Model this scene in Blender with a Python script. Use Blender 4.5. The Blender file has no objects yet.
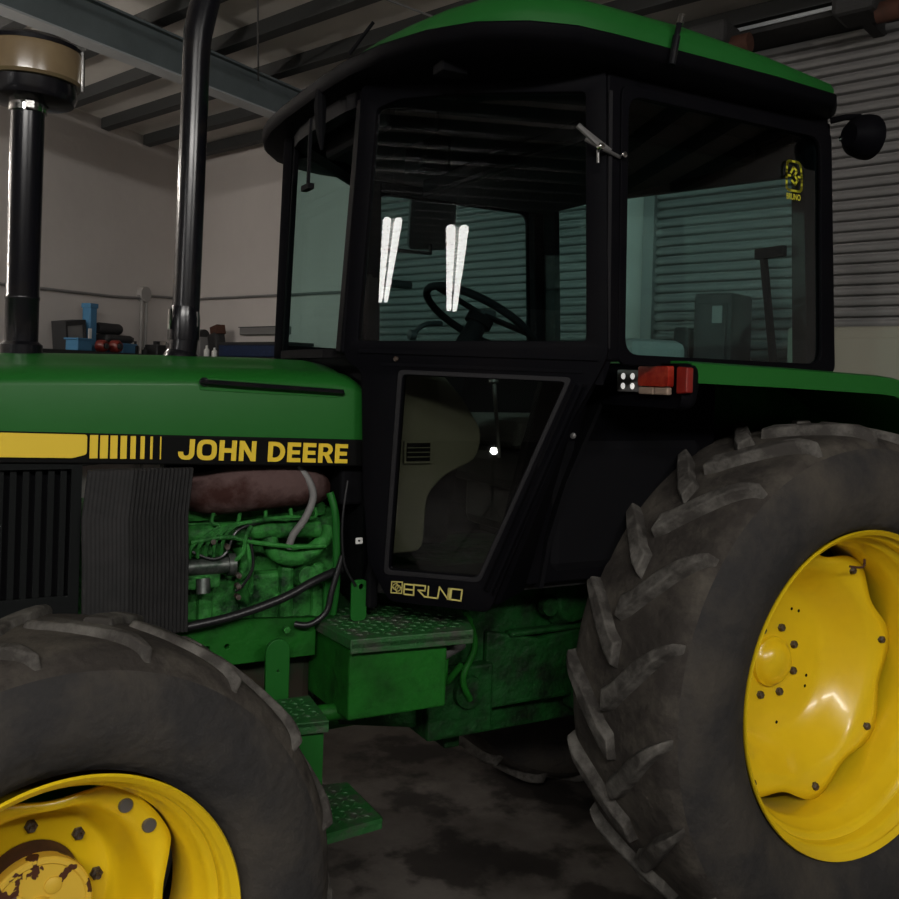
import bpy, bmesh, math, random
from mathutils import Vector, Matrix
random.seed(7)
PI = math.pi
sc = bpy.context.scene
col = sc.collection
V = Vector

# ------------------------------------------------------------------ materials
def mat(name, color, rough=.5, metal=0., spec=.5, noise=None, bump=None, coat=0., coords='Object'):
    """noise=(scale, second colour, lo, hi, detail) mixes in a blotchy second colour; bump=(scale, strength)"""
    m = bpy.data.materials.new(name); m.use_nodes = True
    nt = m.node_tree; b = nt.nodes['Principled BSDF']
    b.inputs['Base Color'].default_value = (*color, 1)
    b.inputs['Roughness'].default_value = rough
    b.inputs['Metallic'].default_value = metal
    b.inputs['Specular IOR Level'].default_value = spec
    b.inputs['Coat Weight'].default_value = coat
    b.inputs['Coat Roughness'].default_value = .12
    tc = nt.nodes.new('ShaderNodeTexCoord')
    if noise:
        s, c2, lo, hi, det = noise
        n = nt.nodes.new('ShaderNodeTexNoise'); n.inputs['Scale'].default_value = s; n.inputs['Detail'].default_value = det
        n.inputs['Roughness'].default_value = .65
        nt.links.new(tc.outputs[coords], n.inputs['Vector'])
        r = nt.nodes.new('ShaderNodeMapRange'); r.inputs['From Min'].default_value = lo; r.inputs['From Max'].default_value = hi
        nt.links.new(n.outputs['Fac'], r.inputs['Value'])
        mx = nt.nodes.new('ShaderNodeMix'); mx.data_type = 'RGBA'
        mx.inputs[6].default_value = (*color, 1); mx.inputs[7].default_value = (*c2, 1)
        nt.links.new(r.outputs['Result'], mx.inputs[0]); nt.links.new(mx.outputs[2], b.inputs['Base Color'])
    if bump:
        n = nt.nodes.new('ShaderNodeTexNoise'); n.inputs['Scale'].default_value = bump[0]; n.inputs['Detail'].default_value = 6
        nt.links.new(tc.outputs[coords], n.inputs['Vector'])
        bp = nt.nodes.new('ShaderNodeBump'); bp.inputs['Strength'].default_value = bump[1]; bp.inputs['Distance'].default_value = .02
        nt.links.new(n.outputs['Fac'], bp.inputs['Height']); nt.links.new(bp.outputs['Normal'], b.inputs['Normal'])
    return m

def glass_mat(name, tint, refl=1.0, rough=0.0):
    m = bpy.data.materials.new(name); m.use_nodes = True
    nt = m.node_tree; nt.nodes.clear()
    out = nt.nodes.new('ShaderNodeOutputMaterial')
    tr = nt.nodes.new('ShaderNodeBsdfTransparent'); tr.inputs[0].default_value = (*tint, 1)
    gl = nt.nodes.new('ShaderNodeBsdfGlossy'); gl.inputs[0].default_value = (refl, refl, refl, 1); gl.inputs['Roughness'].default_value = rough
    fr = nt.nodes.new('ShaderNodeFresnel'); fr.inputs[0].default_value = 1.5
    mx = nt.nodes.new('ShaderNodeMixShader')
    geo = nt.nodes.new('ShaderNodeNewGeometry'); inv = nt.nodes.new('ShaderNodeMath'); inv.operation = 'SUBTRACT'; inv.inputs[0].default_value = 1
    mul = nt.nodes.new('ShaderNodeMath'); mul.operation = 'MULTIPLY'
    nt.links.new(geo.outputs['Backfacing'], inv.inputs[1]); nt.links.new(inv.outputs[0], mul.inputs[0]); nt.links.new(fr.outputs[0], mul.inputs[1])
    nt.links.new(mul.outputs[0], mx.inputs[0]); nt.links.new(tr.outputs[0], mx.inputs[1]); nt.links.new(gl.outputs[0], mx.inputs[2])
    nt.links.new(mx.outputs[0], out.inputs[0])
    return m

def emit_mat(name, color, strength):
    m = bpy.data.materials.new(name); m.use_nodes = True
    b = m.node_tree.nodes['Principled BSDF']
    b.inputs['Base Color'].default_value = (*color, 1)
    b.inputs['Emission Color'].default_value = (*color, 1); b.inputs['Emission Strength'].default_value = strength
    return m

M = {}
M['green'] = mat('green_paint', (.010, .110, .013), .42, spec=.25, noise=(2.2, (.015, .122, .020), .35, .7, 5), coat=.06)
M['green_roof'] = mat('roof_green', (.008, .092, .013), .45, spec=.3, noise=(2.5, (.011, .105, .017), .3, .7, 4))
M['green_dirty'] = mat('oily_green', (.010, .115, .011), .55, spec=.18, noise=(7, (.006, .040, .006), .45, .75, 8), bump=(25, .25))
M['greasy_shaded'] = mat('greasy_shaded_casting', (.006, .058, .010), .6, spec=.2, noise=(9, (.005, .012, .005), .42, .66, 9), bump=(20, .8))  # shade under the tractor put into the green, plus dark grease blotches
M['green_engine'] = mat('engine_green', (.036, .215, .038), .55, spec=.2, noise=(12, (.005, .026, .008), .44, .64, 10), bump=(26, .7))
M['green_step'] = mat('worn_step_green', (.012, .095, .018), .6, noise=(14, (.055, .055, .045), .47, .66, 9), bump=(40, .3))
M['yellow'] = mat('yellow_rim_paint', (.90, .625, .012), .30, noise=(3, (.82, .56, .012), .4, .7, 4), coat=.35)
M['yellow_worn'] = mat('flaking_yellow_paint', (.74, .50, .05), .6, noise=(9, (.075, .022, .010), .565, .575, 4))
M['rust'] = mat('brown_rust', (.075, .026, .014), .85, noise=(14, (.045, .018, .010), .4, .7, 6))
M['decal_yellow'] = mat('decal_yellow', (.80, .56, .03), .45)
M['decal_lime'] = mat('decal_lime_yellow', (.50, .48, .02), .5)
M['decal_black'] = mat('decal_black', (.004, .004, .004), .5, spec=.08)
M['decal_dull'] = mat('dull_yellow_line', (.58, .50, .14), .6)
M['black'] = mat('black_cab_paint', (.0030, .0030, .0042), .55, spec=.03, noise=(5, (.0045, .0042, .0050), .4, .7, 5))
M['black_matt'] = mat('black_matt', (.004, .004, .005), .8, spec=.1)
M['black_gloss'] = mat('black_pipe_enamel', (.0055, .0055, .0075), .22, spec=.35, noise=(12, (.014, .012, .011), .5, .75, 6), coat=.1)
M['seal'] = mat('grey_rubber_seal', (.014, .0135, .015), .5, spec=.15)
M['screen'] = mat('dusty_grey_screen', (.029, .028, .028), .85, spec=.2, noise=(8, (.020, .020, .020), .4, .7, 5))
M['grille'] = mat('dark_grille', (.0055, .0065, .0065), .7, spec=.12)
M['rubber'] = mat('tyre_rubber', (.030, .0285, .028), .85, spec=.25, noise=(3.6, (.070, .060, .048), .42, .72, 9), bump=(30, .35))
M['tread'] = mat('dusty_tread_rubber', (.036, .031, .027), .88, spec=.2, noise=(6, (.098, .086, .070), .42, .72, 10), bump=(30, .4))
M['lug'] = mat('worn_lug_rubber', (.048, .043, .038), .8, spec=.25, noise=(10, (.165, .155, .138), .44, .70, 9), bump=(40, .3))
M['steel'] = mat('dull_steel', (.22, .215, .21), .45, metal=.7)
M['pump_steel'] = mat('grimy_pump_steel', (.12, .13, .12), .4, metal=.6, noise=(25, (.02, .04, .025), .42, .62, 5))
M['red_dark'] = mat('dark_red_lens', (.20, .012, .008), .3, coat=.4)
M['bolt'] = mat('dirty_bolt_steel', (.13, .115, .10), .55, metal=.5, noise=(60, (.05, .03, .02), .4, .6, 4))
M['chrome'] = mat('chrome', (.65, .64, .62), .15, metal=1)
M['muffler'] = mat('rusty_pink_muffler', (.100, .062, .058), .9, spec=.12, noise=(6, (.040, .017, .014), .45, .60, 7), bump=(20, .5))
M['amber'] = mat('dusty_brown_bowl', (.205, .150, .082), .25, noise=(5, (.15, .105, .06), .4, .7, 6), coat=.6)
M['hose'] = mat('black_hose', (.010, .010, .011), .35)
M['red_lens'] = mat('red_lens', (.27, .016, .009), .25, noise=(40, (.40, .045, .022), .4, .7, 3), coat=.5)
M['pale_lens'] = mat('pale_lens', (.34, .25, .19), .3)
M['led'] = emit_mat('led_lit', (1, .98, .93), .55)
M['glass'] = glass_mat('green_tinted_glass', (.77, .915, .905))
M['glass_dark'] = glass_mat('smoked_glass', (.72, .74, .70))
M['wind_glass'] = glass_mat('pale_windscreen_glass', (.80, .90, .87))
M['beige'] = mat('beige_plastic', (.125, .12, .088), .8)
M['seat_fabric'] = mat('grey_seat_fabric', (.20, .205, .195), .9, bump=(80, .3))
M['wall'] = mat('painted_wall', (.56, .52, .49), .85, noise=(1.2, (.51, .47, .445), .35, .7, 6), bump=(8, .15))
M['roof_sheet'] = mat('roof_sheet', (.66, .625, .58), .8, noise=(1.5, (.56, .53, .49), .35, .7, 4))
M['purlin'] = mat('dark_purlin', (.030, .032, .032), .7)
M['beam'] = mat('blue_grey_steel', (.155, .185, .192), .55, noise=(3, (.12, .145, .15), .4, .7, 4))
M['beam_edge'] = mat('pale_flange', (.44, .46, .47), .5)
M['shutter'] = mat('shutter_metal', (.205, .20, .195), .5, metal=.15, noise=(1.2, (.17, .165, .16), .3, .7, 5))
M['dark_header'] = mat('dark_header', (.030, .029, .028), .8)
M['conduit'] = mat('grey_conduit', (.30, .285, .27), .6)
M['blue'] = mat('blue_plastic', (.045, .16, .29), .6)
M['navy'] = mat('navy_plastic', (.007, .018, .058), .6, noise=(20, (.012, .03, .09), .5, .7, 4))
M['red'] = mat('red_plastic', (.16, .02, .014), .4)
M['white'] = mat('white_plastic', (.65, .65, .62), .5)
M['grey'] = mat('mid_grey', (.17, .165, .16), .6)
M['charcoal'] = mat('charcoal', (.016, .016, .017), .65)
M['cream'] = mat('cream_enamel', (.30, .285, .225), .6)
M['tank'] = mat('brown_grime', (.030, .022, .012), .8, noise=(9, (.012, .03, .010), .45, .6, 6))
M['tube_light'] = emit_mat('fluorescent_tube', (1, .98, .95), 19)
M['work_lamp'] = emit_mat('work_lamp_led', (1, .98, .95), 110)
M['carpet'] = mat('cab_floor_mat', (.014, .014, .013), .95)

def floor_mat():
    m = bpy.data.materials.new('stained_concrete'); m.use_nodes = True
    nt = m.node_tree; b = nt.nodes['Principled BSDF']
    tc = nt.nodes.new('ShaderNodeTexCoord')
    def noise(s, d, r=.6):
        n = nt.nodes.new('ShaderNodeTexNoise'); n.inputs['Scale'].default_value = s; n.inputs['Detail'].default_value = d
        n.inputs['Roughness'].default_value = r
        nt.links.new(tc.outputs['Object'], n.inputs['Vector']); return n
    n1, n2 = noise(1.5, 9, .7), noise(2.3, 6)
    r1 = nt.nodes.new('ShaderNodeValToRGB'); e = r1.color_ramp.elements
    e[0].position = .34; e[0].color = (.038, .031, .026, 1); e[1].position = .68; e[1].color = (.13, .115, .102, 1)
    nt.links.new(n1.outputs['Fac'], r1.inputs[0])
    r2 = nt.nodes.new('ShaderNodeValToRGB'); e = r2.color_ramp.elements
    e[0].position = .44; e[0].color = (.22, .20, .19, 1); e[1].position = .52; e[1].color = (1, 1, 1, 1)
    nt.links.new(n2.outputs['Fac'], r2.inputs[0])
    mx = nt.nodes.new('ShaderNodeMix'); mx.data_type = 'RGBA'; mx.blend_type = 'MULTIPLY'; mx.inputs[0].default_value = 1
    nt.links.new(r1.outputs[0], mx.inputs[6]); nt.links.new(r2.outputs[0], mx.inputs[7])
    nt.links.new(mx.outputs[2], b.inputs['Base Color']); b.inputs['Roughness'].default_value = .7
    bp = nt.nodes.new('ShaderNodeBump'); bp.inputs['Strength'].default_value = .3; bp.inputs['Distance'].default_value = .01
    nt.links.new(n1.outputs['Fac'], bp.inputs['Height']); nt.links.new(bp.outputs[0], b.inputs['Normal'])
    return m
M['floor'] = floor_mat()

# ------------------------------------------------------------------ mesh helpers
def box(bm, lo, hi, mtx=None):
    vs = [V((x, y, z)) for x in (lo[0], hi[0]) for y in (lo[1], hi[1]) for z in (lo[2], hi[2])]
    if mtx: vs = [mtx @ v for v in vs]
    vs = [bm.verts.new(v) for v in vs]
    for f in ((0,1,3,2),(4,6,7,5),(0,4,5,1),(2,3,7,6),(0,2,6,4),(1,5,7,3)): bm.faces.new([vs[i] for i in f])

def frame_of(axis):
    a = V(axis).normalized(); t = V((0, 0, 1)) if abs(a.z) < .9 else V((1, 0, 0))
    u = a.cross(t).normalized(); return a, u, a.cross(u).normalized()

def bar(bm, p0, p1, w, d, up=(0, 1, 0)):
    """rectangular bar from p0 to p1, w across, d along `up`"""
    p0, p1 = V(p0), V(p1); a = (p1-p0).normalized(); u = V(up); u = (u - a*u.dot(a)).normalized(); s = a.cross(u)
    c = []
    for p in (p0, p1): c += [bm.verts.new(p + s*i*w/2 + u*j*d/2) for i, j in ((-1,-1),(1,-1),(1,1),(-1,1))]
    for f in ((3,2,1,0),(4,5,6,7),(0,1,5,4),(1,2,6,5),(2,3,7,6),(3,0,4,7)): bm.faces.new([c[i] for i in f])

def tube(bm, pts, r, seg=10, caps=True):
    pts = [V(p) for p in pts]; rs = r if isinstance(r, (list, tuple)) else [r]*len(pts)
    prev = None; rings = []
    for i, p in enumerate(pts):
        a = (pts[min(i+1, len(pts)-1)] - pts[max(i-1, 0)]).normalized()
        if prev is None: _, u, w = frame_of(a)
        else:
            u = (prev - a*prev.dot(a)).normalized(); w = a.cross(u)
        prev = u
        rings.append([bm.verts.new(p + (u*math.cos(t)+w*math.sin(t))*rs[i]) for t in [2*PI*k/seg for k in range(seg)]])
    for A, B in zip(rings, rings[1:]):
        for k in range(seg): bm.faces.new((A[k], A[(k+1) % seg], B[(k+1) % seg], B[k]))
    if caps:
        bm.faces.new(rings[0][::-1]); bm.faces.new(rings[-1])

def smooth_path(pts, n=6):
    pts = [V(p) for p in pts]; out = []
    for i in range(len(pts)-1):
        p0, p1, p2, p3 = pts[max(i-1,0)], pts[i], pts[i+1], pts[min(i+2, len(pts)-1)]
        for k in range(n):
            t = k/n
            out.append(.5*((2*p1)+(p2-p0)*t+(2*p0-5*p1+4*p2-p3)*t*t+(3*p1-p0-3*p2+p3)*t**3))
    return out+[pts[-1]]

def lathe(bm, prof, mtx=Matrix(), seg=48, rmod=None, arc=None, closed=False):
    """prof = [(r, h)]; axis = local +Y, h along it; angle measured in local XZ"""
    rings = []
    for i, (r, h) in enumerate(prof):
        if r < 1e-5: rings.append([bm.verts.new(mtx @ V((0, h, 0)))]); continue
        ring = []
        for k in range(seg):
            t = 2*PI*k/seg; rr = rmod(i, t, r) if rmod else r
            ring.append(bm.verts.new(mtx @ V((rr*math.cos(t), h, rr*math.sin(t)))))
        rings.append(ring)
    prs = list(zip(rings, rings[1:])) + ([(rings[-1], rings[0])] if closed else [])
    for A, B in prs:
        for k in range(seg):
            a0, a1 = A[k % len(A)], A[(k+1) % seg % len(A)]; b0, b1 = B[k % len(B)], B[(k+1) % seg % len(B)]
            vs = []
            for v in (a0, a1, b1, b0):
                if v not in vs: vs.append(v)
            if len(vs) > 2: bm.faces.new(vs)

def loft(bm, loops, cap0=False, cap1=False, closed=True):
    R = [[bm.verts.new(V(p)) for p in L] for L in loops]
    n = len(R[0])
    for A, B in zip(R, R[1:]):
        for k in range(n if closed else n-1): bm.faces.new((A[k], A[(k+1) % n], B[(k+1) % n], B[k]))
    if cap0: bm.faces.new(R[0][::-1])
    if cap1: bm.faces.new(R[-1])

def prism(bm, pts, vec):
    loft(bm, [pts, [V(p)+V(vec) for p in pts]], True, True)

def axis_mtx(loc, n):
    """local +Y -> n, local Z stays as upright as it can"""
    n = V(n).normalized(); up = V((0, 0, 1)) if abs(n.z) < .95 else V((1, 0, 0))
    x = n.cross(up).normalized(); z = x.cross(n).normalized()
    m = Matrix((x, n, z)).transposed().to_4x4(); m.translation = V(loc); return m

def plane_mtx(o, xd, yd):
    x = V(xd).normalized(); y = V(yd); y = (y - x*x.dot(y)).normalized(); z = x.cross(y)
    m = Matrix((x, y, z)).transposed().to_4x4(); m.translation = V(o); return m

def plate(bm, outer, holes=(), t=.01, mtx=Matrix(), bevel=0.):
    """flat plate with holes in the local XY plane, t thick (centred)"""
    cu = bpy.data.curves.new('tmp', 'CURVE'); cu.dimensions = '2D'; cu.fill_mode = 'BOTH'; cu.extrude = t/2 - bevel; cu.bevel_depth = bevel; cu.bevel_resolution = 1
    for P in [outer, *holes]:
        s = cu.splines.new('POLY'); s.points.add(len(P)-1); s.use_cyclic_u = True
        for i, p in enumerate(P): s.points[i].co = (p[0], p[1], 0, 1)
    ob = bpy.data.objects.new('tmp', cu); col.objects.link(ob)
    me = bpy.data.meshes.new_from_object(ob.evaluated_get(bpy.context.evaluated_depsgraph_get()))
    me.transform(mtx); bm.from_mesh(me)
    bpy.data.objects.remove(ob); bpy.data.curves.remove(cu); bpy.data.meshes.remove(me)

def rounded(pts, r, n=4):
    out = []; N = len(pts)
    for i in range(N):
        p = V((*pts[i], 0)); a = V((*pts[i-1], 0)); b = V((*pts[(i+1) % N], 0))
        da, db = (a-p), (b-p); ra = min(r, da.length*.45, db.length*.45)
        A = p + da.normalized()*ra; B = p + db.normalized()*ra
        for k in range(n+1):
            t = k/n; q = A.lerp(p, t).lerp(p.lerp(B, t), t); out.append((q.x, q.y))
    return out

def obj(name, bm, m, parent=None, smooth=False, bevel=0., origin=None, sub=0):
    bmesh.ops.remove_doubles(bm, verts=bm.verts, dist=1e-5)
    bmesh.ops.recalc_face_normals(bm, faces=bm.faces)
    me = bpy.data.meshes.new(name); bm.to_mesh(me); bm.free()
    o = bpy.data.objects.new(name, me); col.objects.link(o)
    for x in (m if isinstance(m, (list, tuple)) else [m]): me.materials.append(x)
    if origin is not None: me.transform(Matrix.Translation(-V(origin))); o.location = V(origin)
    if parent is not None:
        o.parent = parent; o.location = o.location - world_loc(parent)
    if smooth:
        for p in me.polygons: p.use_smooth = True
        me.set_sharp_from_angle(angle=math.radians(38 if smooth is True else smooth))
    if bevel:
        b = o.modifiers.new('Bevel', 'BEVEL'); b.width = bevel; b.segments = 2; b.limit_method = 'ANGLE'; b.angle_limit = math.radians(40)
    if sub:
        s = o.modifiers.new('Sub', 'SUBSURF'); s.levels = sub; s.render_levels = sub
    return o

def world_loc(o):
    l = V(o.location)
    while o.parent: o = o.parent; l += o.location
    return l

def tag(o, label=None, cat=None, group=None, kind=None):
    if label: o['label'] = label
    if cat: o['category'] = cat
    if group: o['group'] = group
    if kind: o['kind'] = kind
    return o

def struct(name, bm, m, **k): return tag(obj(name, bm, m, **k), kind='structure')
def NB(): return bmesh.new()

def empty(name, loc, label, cat, group=None):
    e = bpy.data.objects.new(name, None); e.empty_display_size = .1; e.location = loc; col.objects.link(e)
    return tag(e, label, cat, group)

def text_mesh(bm, body, mtx, width, height, fat=.0, space=1.0):
    cu = bpy.data.curves.new('tmp', 'FONT'); cu.body = body; cu.size = 1; cu.offset = fat; cu.space_character = space; cu.extrude = .0
    ob = bpy.data.objects.new('tmp', cu); col.objects.link(ob)
    me = bpy.data.meshes.new_from_object(ob.evaluated_get(bpy.context.evaluated_depsgraph_get()))
    xs = [v.co.x for v in me.vertices]; ys = [v.co.y for v in me.vertices]
    x0, x1, y0, y1 = min(xs), max(xs), min(ys), max(ys)
    for v in me.vertices: v.co = ((v.co.x-x0)/(x1-x0)*width, (v.co.y-y0)/(y1-y0)*height, 0)
    me.transform(mtx); bm.from_mesh(me)
    bpy.data.objects.remove(ob); bpy.data.curves.remove(cu); bpy.data.meshes.remove(me)

# ------------------------------------------------------------------ the shed
Bc = V((2.247, 7.923)); w1 = V((-.347, .938)).normalized(); wl = V((.748, .664)).normalized()
ZC = 4.08
n_left = V((wl.y, -wl.x));  n_left = n_left if n_left.dot(-Bc) > 0 else -n_left      # into the room
n_back = V((w1.y, -w1.x));  n_back = n_back if n_back.dot(V((0, 0))-Bc) > 0 else -n_back
L = Bc - wl*30; R = Bc - w1*14.5; K = L + (R - Bc)
def onL(s, off, z): p = Bc + wl*s + n_left*off; return V((p.x, p.y, z))      # s negative away from the corner
def onB(s, off, z): p = Bc + w1*s + n_back*off; return V((p.x, p.y, z))
def slab(name, a, b, m, h=ZC+.05, t=.2):
    a, b = V(a), V(b); d = (b-a).normalized(); n = V((d.y, -d.x)); ctr = (L+R)/2
    if n.dot(ctr-a) > 0: n = -n
    bm = NB(); prism(bm, [(a.x, a.y, 0), (b.x, b.y, 0), (b.x, b.y, h), (a.x, a.y, h)], (n.x*t, n.y*t, 0))
    return struct(name, bm, m)
slab('wall_left', L, Bc, M['wall']); slab('wall_back', Bc, R, M['wall'])
slab('wall_right', R, K, M['wall']); slab('wall_front', K, L, M['wall'])
bm = NB(); prism(bm, [(p.x, p.y, -.2) for p in (L, Bc, R, K)], (0, 0, .2)); struct('floor', bm, M['floor'])
bm = NB(); prism(bm, [(p.x, p.y, ZC) for p in (L, Bc, R, K)], (0, 0, .1)); ceil = struct('ceiling', bm, M['roof_sheet'])
for k in range(51):                                   # purlins run with the back wall
    s = -.23 - k*.585
    a = Bc + wl*s; b = a - w1*14.4
    a, b = a - w1*.02, b
    bm = NB(); prism(bm, [(a.x-wl.x*.05, a.y-wl.y*.05, 3.985), (a.x+wl.x*.05, a.y+wl.y*.05, 3.985), (a.x+wl.x*.05, a.y+wl.y*.05, ZC), (a.x-wl.x*.05, a.y-wl.y*.05, ZC)], (b.x-a.x, b.y-a.y, 0))
    obj('purlin', bm, M['purlin'], ceil)
# the I beam under the purlins
ba = V((.20, 3.574)); bd = (V((2.356, 4.853))-ba).normalized(); bn = V((bd.y, -bd.x))
p0 = ba - bd*20; p1 = ba + bd*4.05
def beam(name, z0, z1, hw, m, par):
    bm = NB(); prism(bm, [(p0.x+bn.x*hw, p0.y+bn.y*hw, z0), (p0.x-bn.x*hw, p0.y-bn.y*hw, z0), (p0.x-bn.x*hw, p0.y-bn.y*hw, z1), (p0.x+bn.x*hw, p0.y+bn.y*hw, z1)], ((p1-p0).x, (p1-p0).y, 0))
    return obj(name, bm, m, par)
rb = beam('roof_beam', 3.712, 3.94, .02, M['beam'], ceil)
beam('bottom_flange', 3.70, 3.712, .065, M['beam_edge'], rb); beam('top_flange', 3.94, 3.955, .06, M['beam'], rb)
# thin tie wires below the roof
for a, b in (((-.4, 2.2, 3.9), (3.9, 3.1, 3.86)), ((1.3, 2.6, 3.92), (2.1, 5.2, 3.9))):
    bm = NB(); tube(bm, [a, b], .006, 6); obj('tie_rod', bm, M['grey'], ceil)

def shutter(name, s0, s1, z1):
    bm = NB(); pitch = .0615; prof = []
    z = .0
    while z < z1:
        for dz, d in ((0, .0), (.013, .0), (.015, .020), (.021, .031), (.034, .038), (.048, .038), (.057, .033), (.0600, .026)): prof.append((z+dz, d))
        z += pitch
    A = [bm.verts.new(onB(s0, .03+d, zz)) for zz, d in prof]; B = [bm.verts.new(onB(s1, .03+d, zz)) for zz, d in prof]
    for i in range(len(prof)-1): bm.faces.new((A[i], B[i], B[i+1], A[i+1]))
    o = struct(name, bm, M['shutter'], smooth=30)
    bm = NB()
    for s in (s0, s1): prism(bm, [onB(s-.04, .0, 0), onB(s+.04, 0, 0), onB(s+.04, .10, 0), onB(s-.04, .10, 0)], (0, 0, z1+.02))
    obj('guide_rail', bm, M['shutter'], o)
    return o
d1 = shutter('door_1', -2.75, -5.02, 3.72); d2 = shutter('door_2', -5.42, -11.5, 3.86)
for d, a, b in ((d1, -2.7, -5.1), (d2, -5.36, -11.6)):
    bm = NB(); prism(bm, [onB(a, .0, 3.74 if d is d1 else 3.88), onB(a, .28, 3.78 if d is d1 else 3.9), onB(a, .28, 3.95), onB(a, .0, 3.95)], (onB(b, 0, 0)-onB(a, 0, 0)))
    obj('shutter_box', bm, M['dark_header'], d)

# ceiling battens: two long runs of twin tubes towards the far end of the shed behind the camera
def batten(p, q, z, label, group, w=.16):
    p, q = V(p), V(q); d = (q-p).normalized(); n = V((d.y, -d.x)); mid = (p+q)/2
    e = empty('ceiling_batten_light', (mid.x, mid.y, z+.08), label, 'light', group)
    bm = NB(); prism(bm, [(p.x+n.x*w/6, p.y+n.y*w/6, z+.02), (p.x-n.x*w/6, p.y-n.y*w/6, z+.02), (p.x-n.x*w/6, p.y-n.y*w/6, z+.08), (p.x+n.x*w/6, p.y+n.y*w/6, z+.08)], ((q-p).x, (q-p).y, 0))
    obj('housing', bm, M['white'], e, bevel=.008)
    for s in (-1, 1):
        bm = NB(); c = n*s*w*.27
        tube(bm, [(p.x+c.x, p.y+c.y, z), (q.x+c.x, q.y+c.y, z)], w*.20, 12); obj('tube', bm, M['tube_light'], e)
    for t in (.1, .9):
        bm = NB(); c = p.lerp(q, t); tube(bm, [(c.x, c.y, z+.075), (c.x, c.y, ZC)], .006, 6); obj('hanger', bm, M['grey'], e)
def run(a, b, n, z, lab, grp, w=.16):
    a, b = V(a), V(b)
    for k in range(n):
        batten(a.lerp(b, (k+.01)/n), a.lerp(b, (k+.99)/n), z, lab, grp, w)
run((-4.31, -2.24), (-12.5, -6.25), 5, 3.3, 'white twin tube batten of the run nearest the left wall, outside the picture', 'battens of the left run', .20)
run((-4.29, -2.95), (-13.25, -8.25), 5, 3.3, 'white twin tube batten of the run further from the left wall, outside the picture', 'battens of the right run', .24)

# work lamp on a tripod behind the camera (the bright dot in the lower door glass)
wl_p = V((-4.04, -3.29, 1.12)); wl_n = V((.83, .553, .06)).normalized()
e = empty('work_lamp', (wl_p.x, wl_p.y, 0), 'small round work lamp on a tripod, mirrored as white dot in the lower door glass', 'lamp')
bm = NB(); lathe(bm, [(0, -.06), (.05, -.06), (.075, .0), (.075, .02), (.062, .02)], axis_mtx(wl_p, wl_n), 24); obj('lamp_head', bm, M['charcoal'], e, smooth=True)
bm = NB(); lathe(bm, [(0, .016), (.036, .016)], axis_mtx(wl_p, wl_n), 24); obj('lens', bm, M['work_lamp'], e)
bm = NB(); tube(bm, [(wl_p.x-.03, wl_p.y-.02, .45), (wl_p.x, wl_p.y, wl_p.z-.05)], .014, 10); obj('pole', bm, M['charcoal'], e)
for k in range(3):
    t = 2*PI*k/3+.4; bm = NB(); tube(bm, [(wl_p.x, wl_p.y, .6), (wl_p.x+.42*math.cos(t), wl_p.y+.42*math.sin(t), .012)], .011, 8); obj('leg', bm, M['charcoal'], e)

# ------------------------------------------------------------------ the tractor
YC = .93
T = empty('tractor', (1.5, YC, 0), 'green and yellow farm tractor with black cab, parked side-on inside the shed', 'tractor')
def mir(p): return (p[0], 2*YC-p[1], p[2])

# ---- hood
def hood_section(x, zt, zb, y0):
    hw = YC - y0; pts = [(y0, zb)]
    for k in range(0, 9):
        t = PI/2*k/8; pts.append((y0+.0+.13*(1-math.cos(t)), zt-.085+.055*math.sin(t)))
    for k in range(1, 5): pts.append((y0+.13+(hw-.13)*k/4, zt-.03+.03*math.sin(PI/2*k/4)))
    full = pts + [(2*YC-y, z) for y, z in reversed(pts[:-1])]
    return [(x, y, z) for y, z in full]
hx = [-1.35, -1.2, -.6, .0, .3, .6, .85, 1.0, 1.055, 1.085, 1.10]
hz = [1.70, 1.765, 1.808, 1.838, 1.846, 1.852, 1.854, 1.852, 1.843, 1.825, 1.79]
bm = NB(); loft(bm, [hood_section(x, z, 1.616+(1.05-x)*.028, .60 if x > -1.3 else .62) for x, z in zip(hx, hz)], True, True, closed=True)
hood = obj('hood', bm, M['green'], T, smooth=50)
# decal band
bm = NB(); prism(bm, [(-1.32, .592, 1.538+.066), (1.098, .592, 1.540), (1.098, .592, 1.618), (-1.32, .592, 1.618+.066)], (0, 2*YC-1.184, 0)); band = obj('decal_band', bm, M['decal_black'], T, bevel=.004)
bm = NB(); bm_pts = rounded([(-1.25, 1.619), (.285, 1.577), (.318, 1.586), (.318, 1.636), (-1.25, 1.680)], .006, 2)
plate(bm, bm_pts, (), .006, plane_mtx((0, .589, 0), (1, 0, 0), (0, 0, 1))); obj('yellow_panel', bm, M['decal_yellow'], band)
bm = NB()
for k, w in enumerate((.0195, .0190, .0175, .0155, .013, .0105, .006, .003)):
    xb = .325 + k*.0249
    zb = 1.5755-(xb-.32)*.028; plate(bm, [(xb, zb), (xb+w, zb), (xb+w, zb+.0595), (xb, zb+.0595)], (), .003, plane_mtx((0, .5905, 0), (1, 0, 0), (0, 0, 1)))
obj('stripe_bars', bm, M['decal_yellow'], band)
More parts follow.
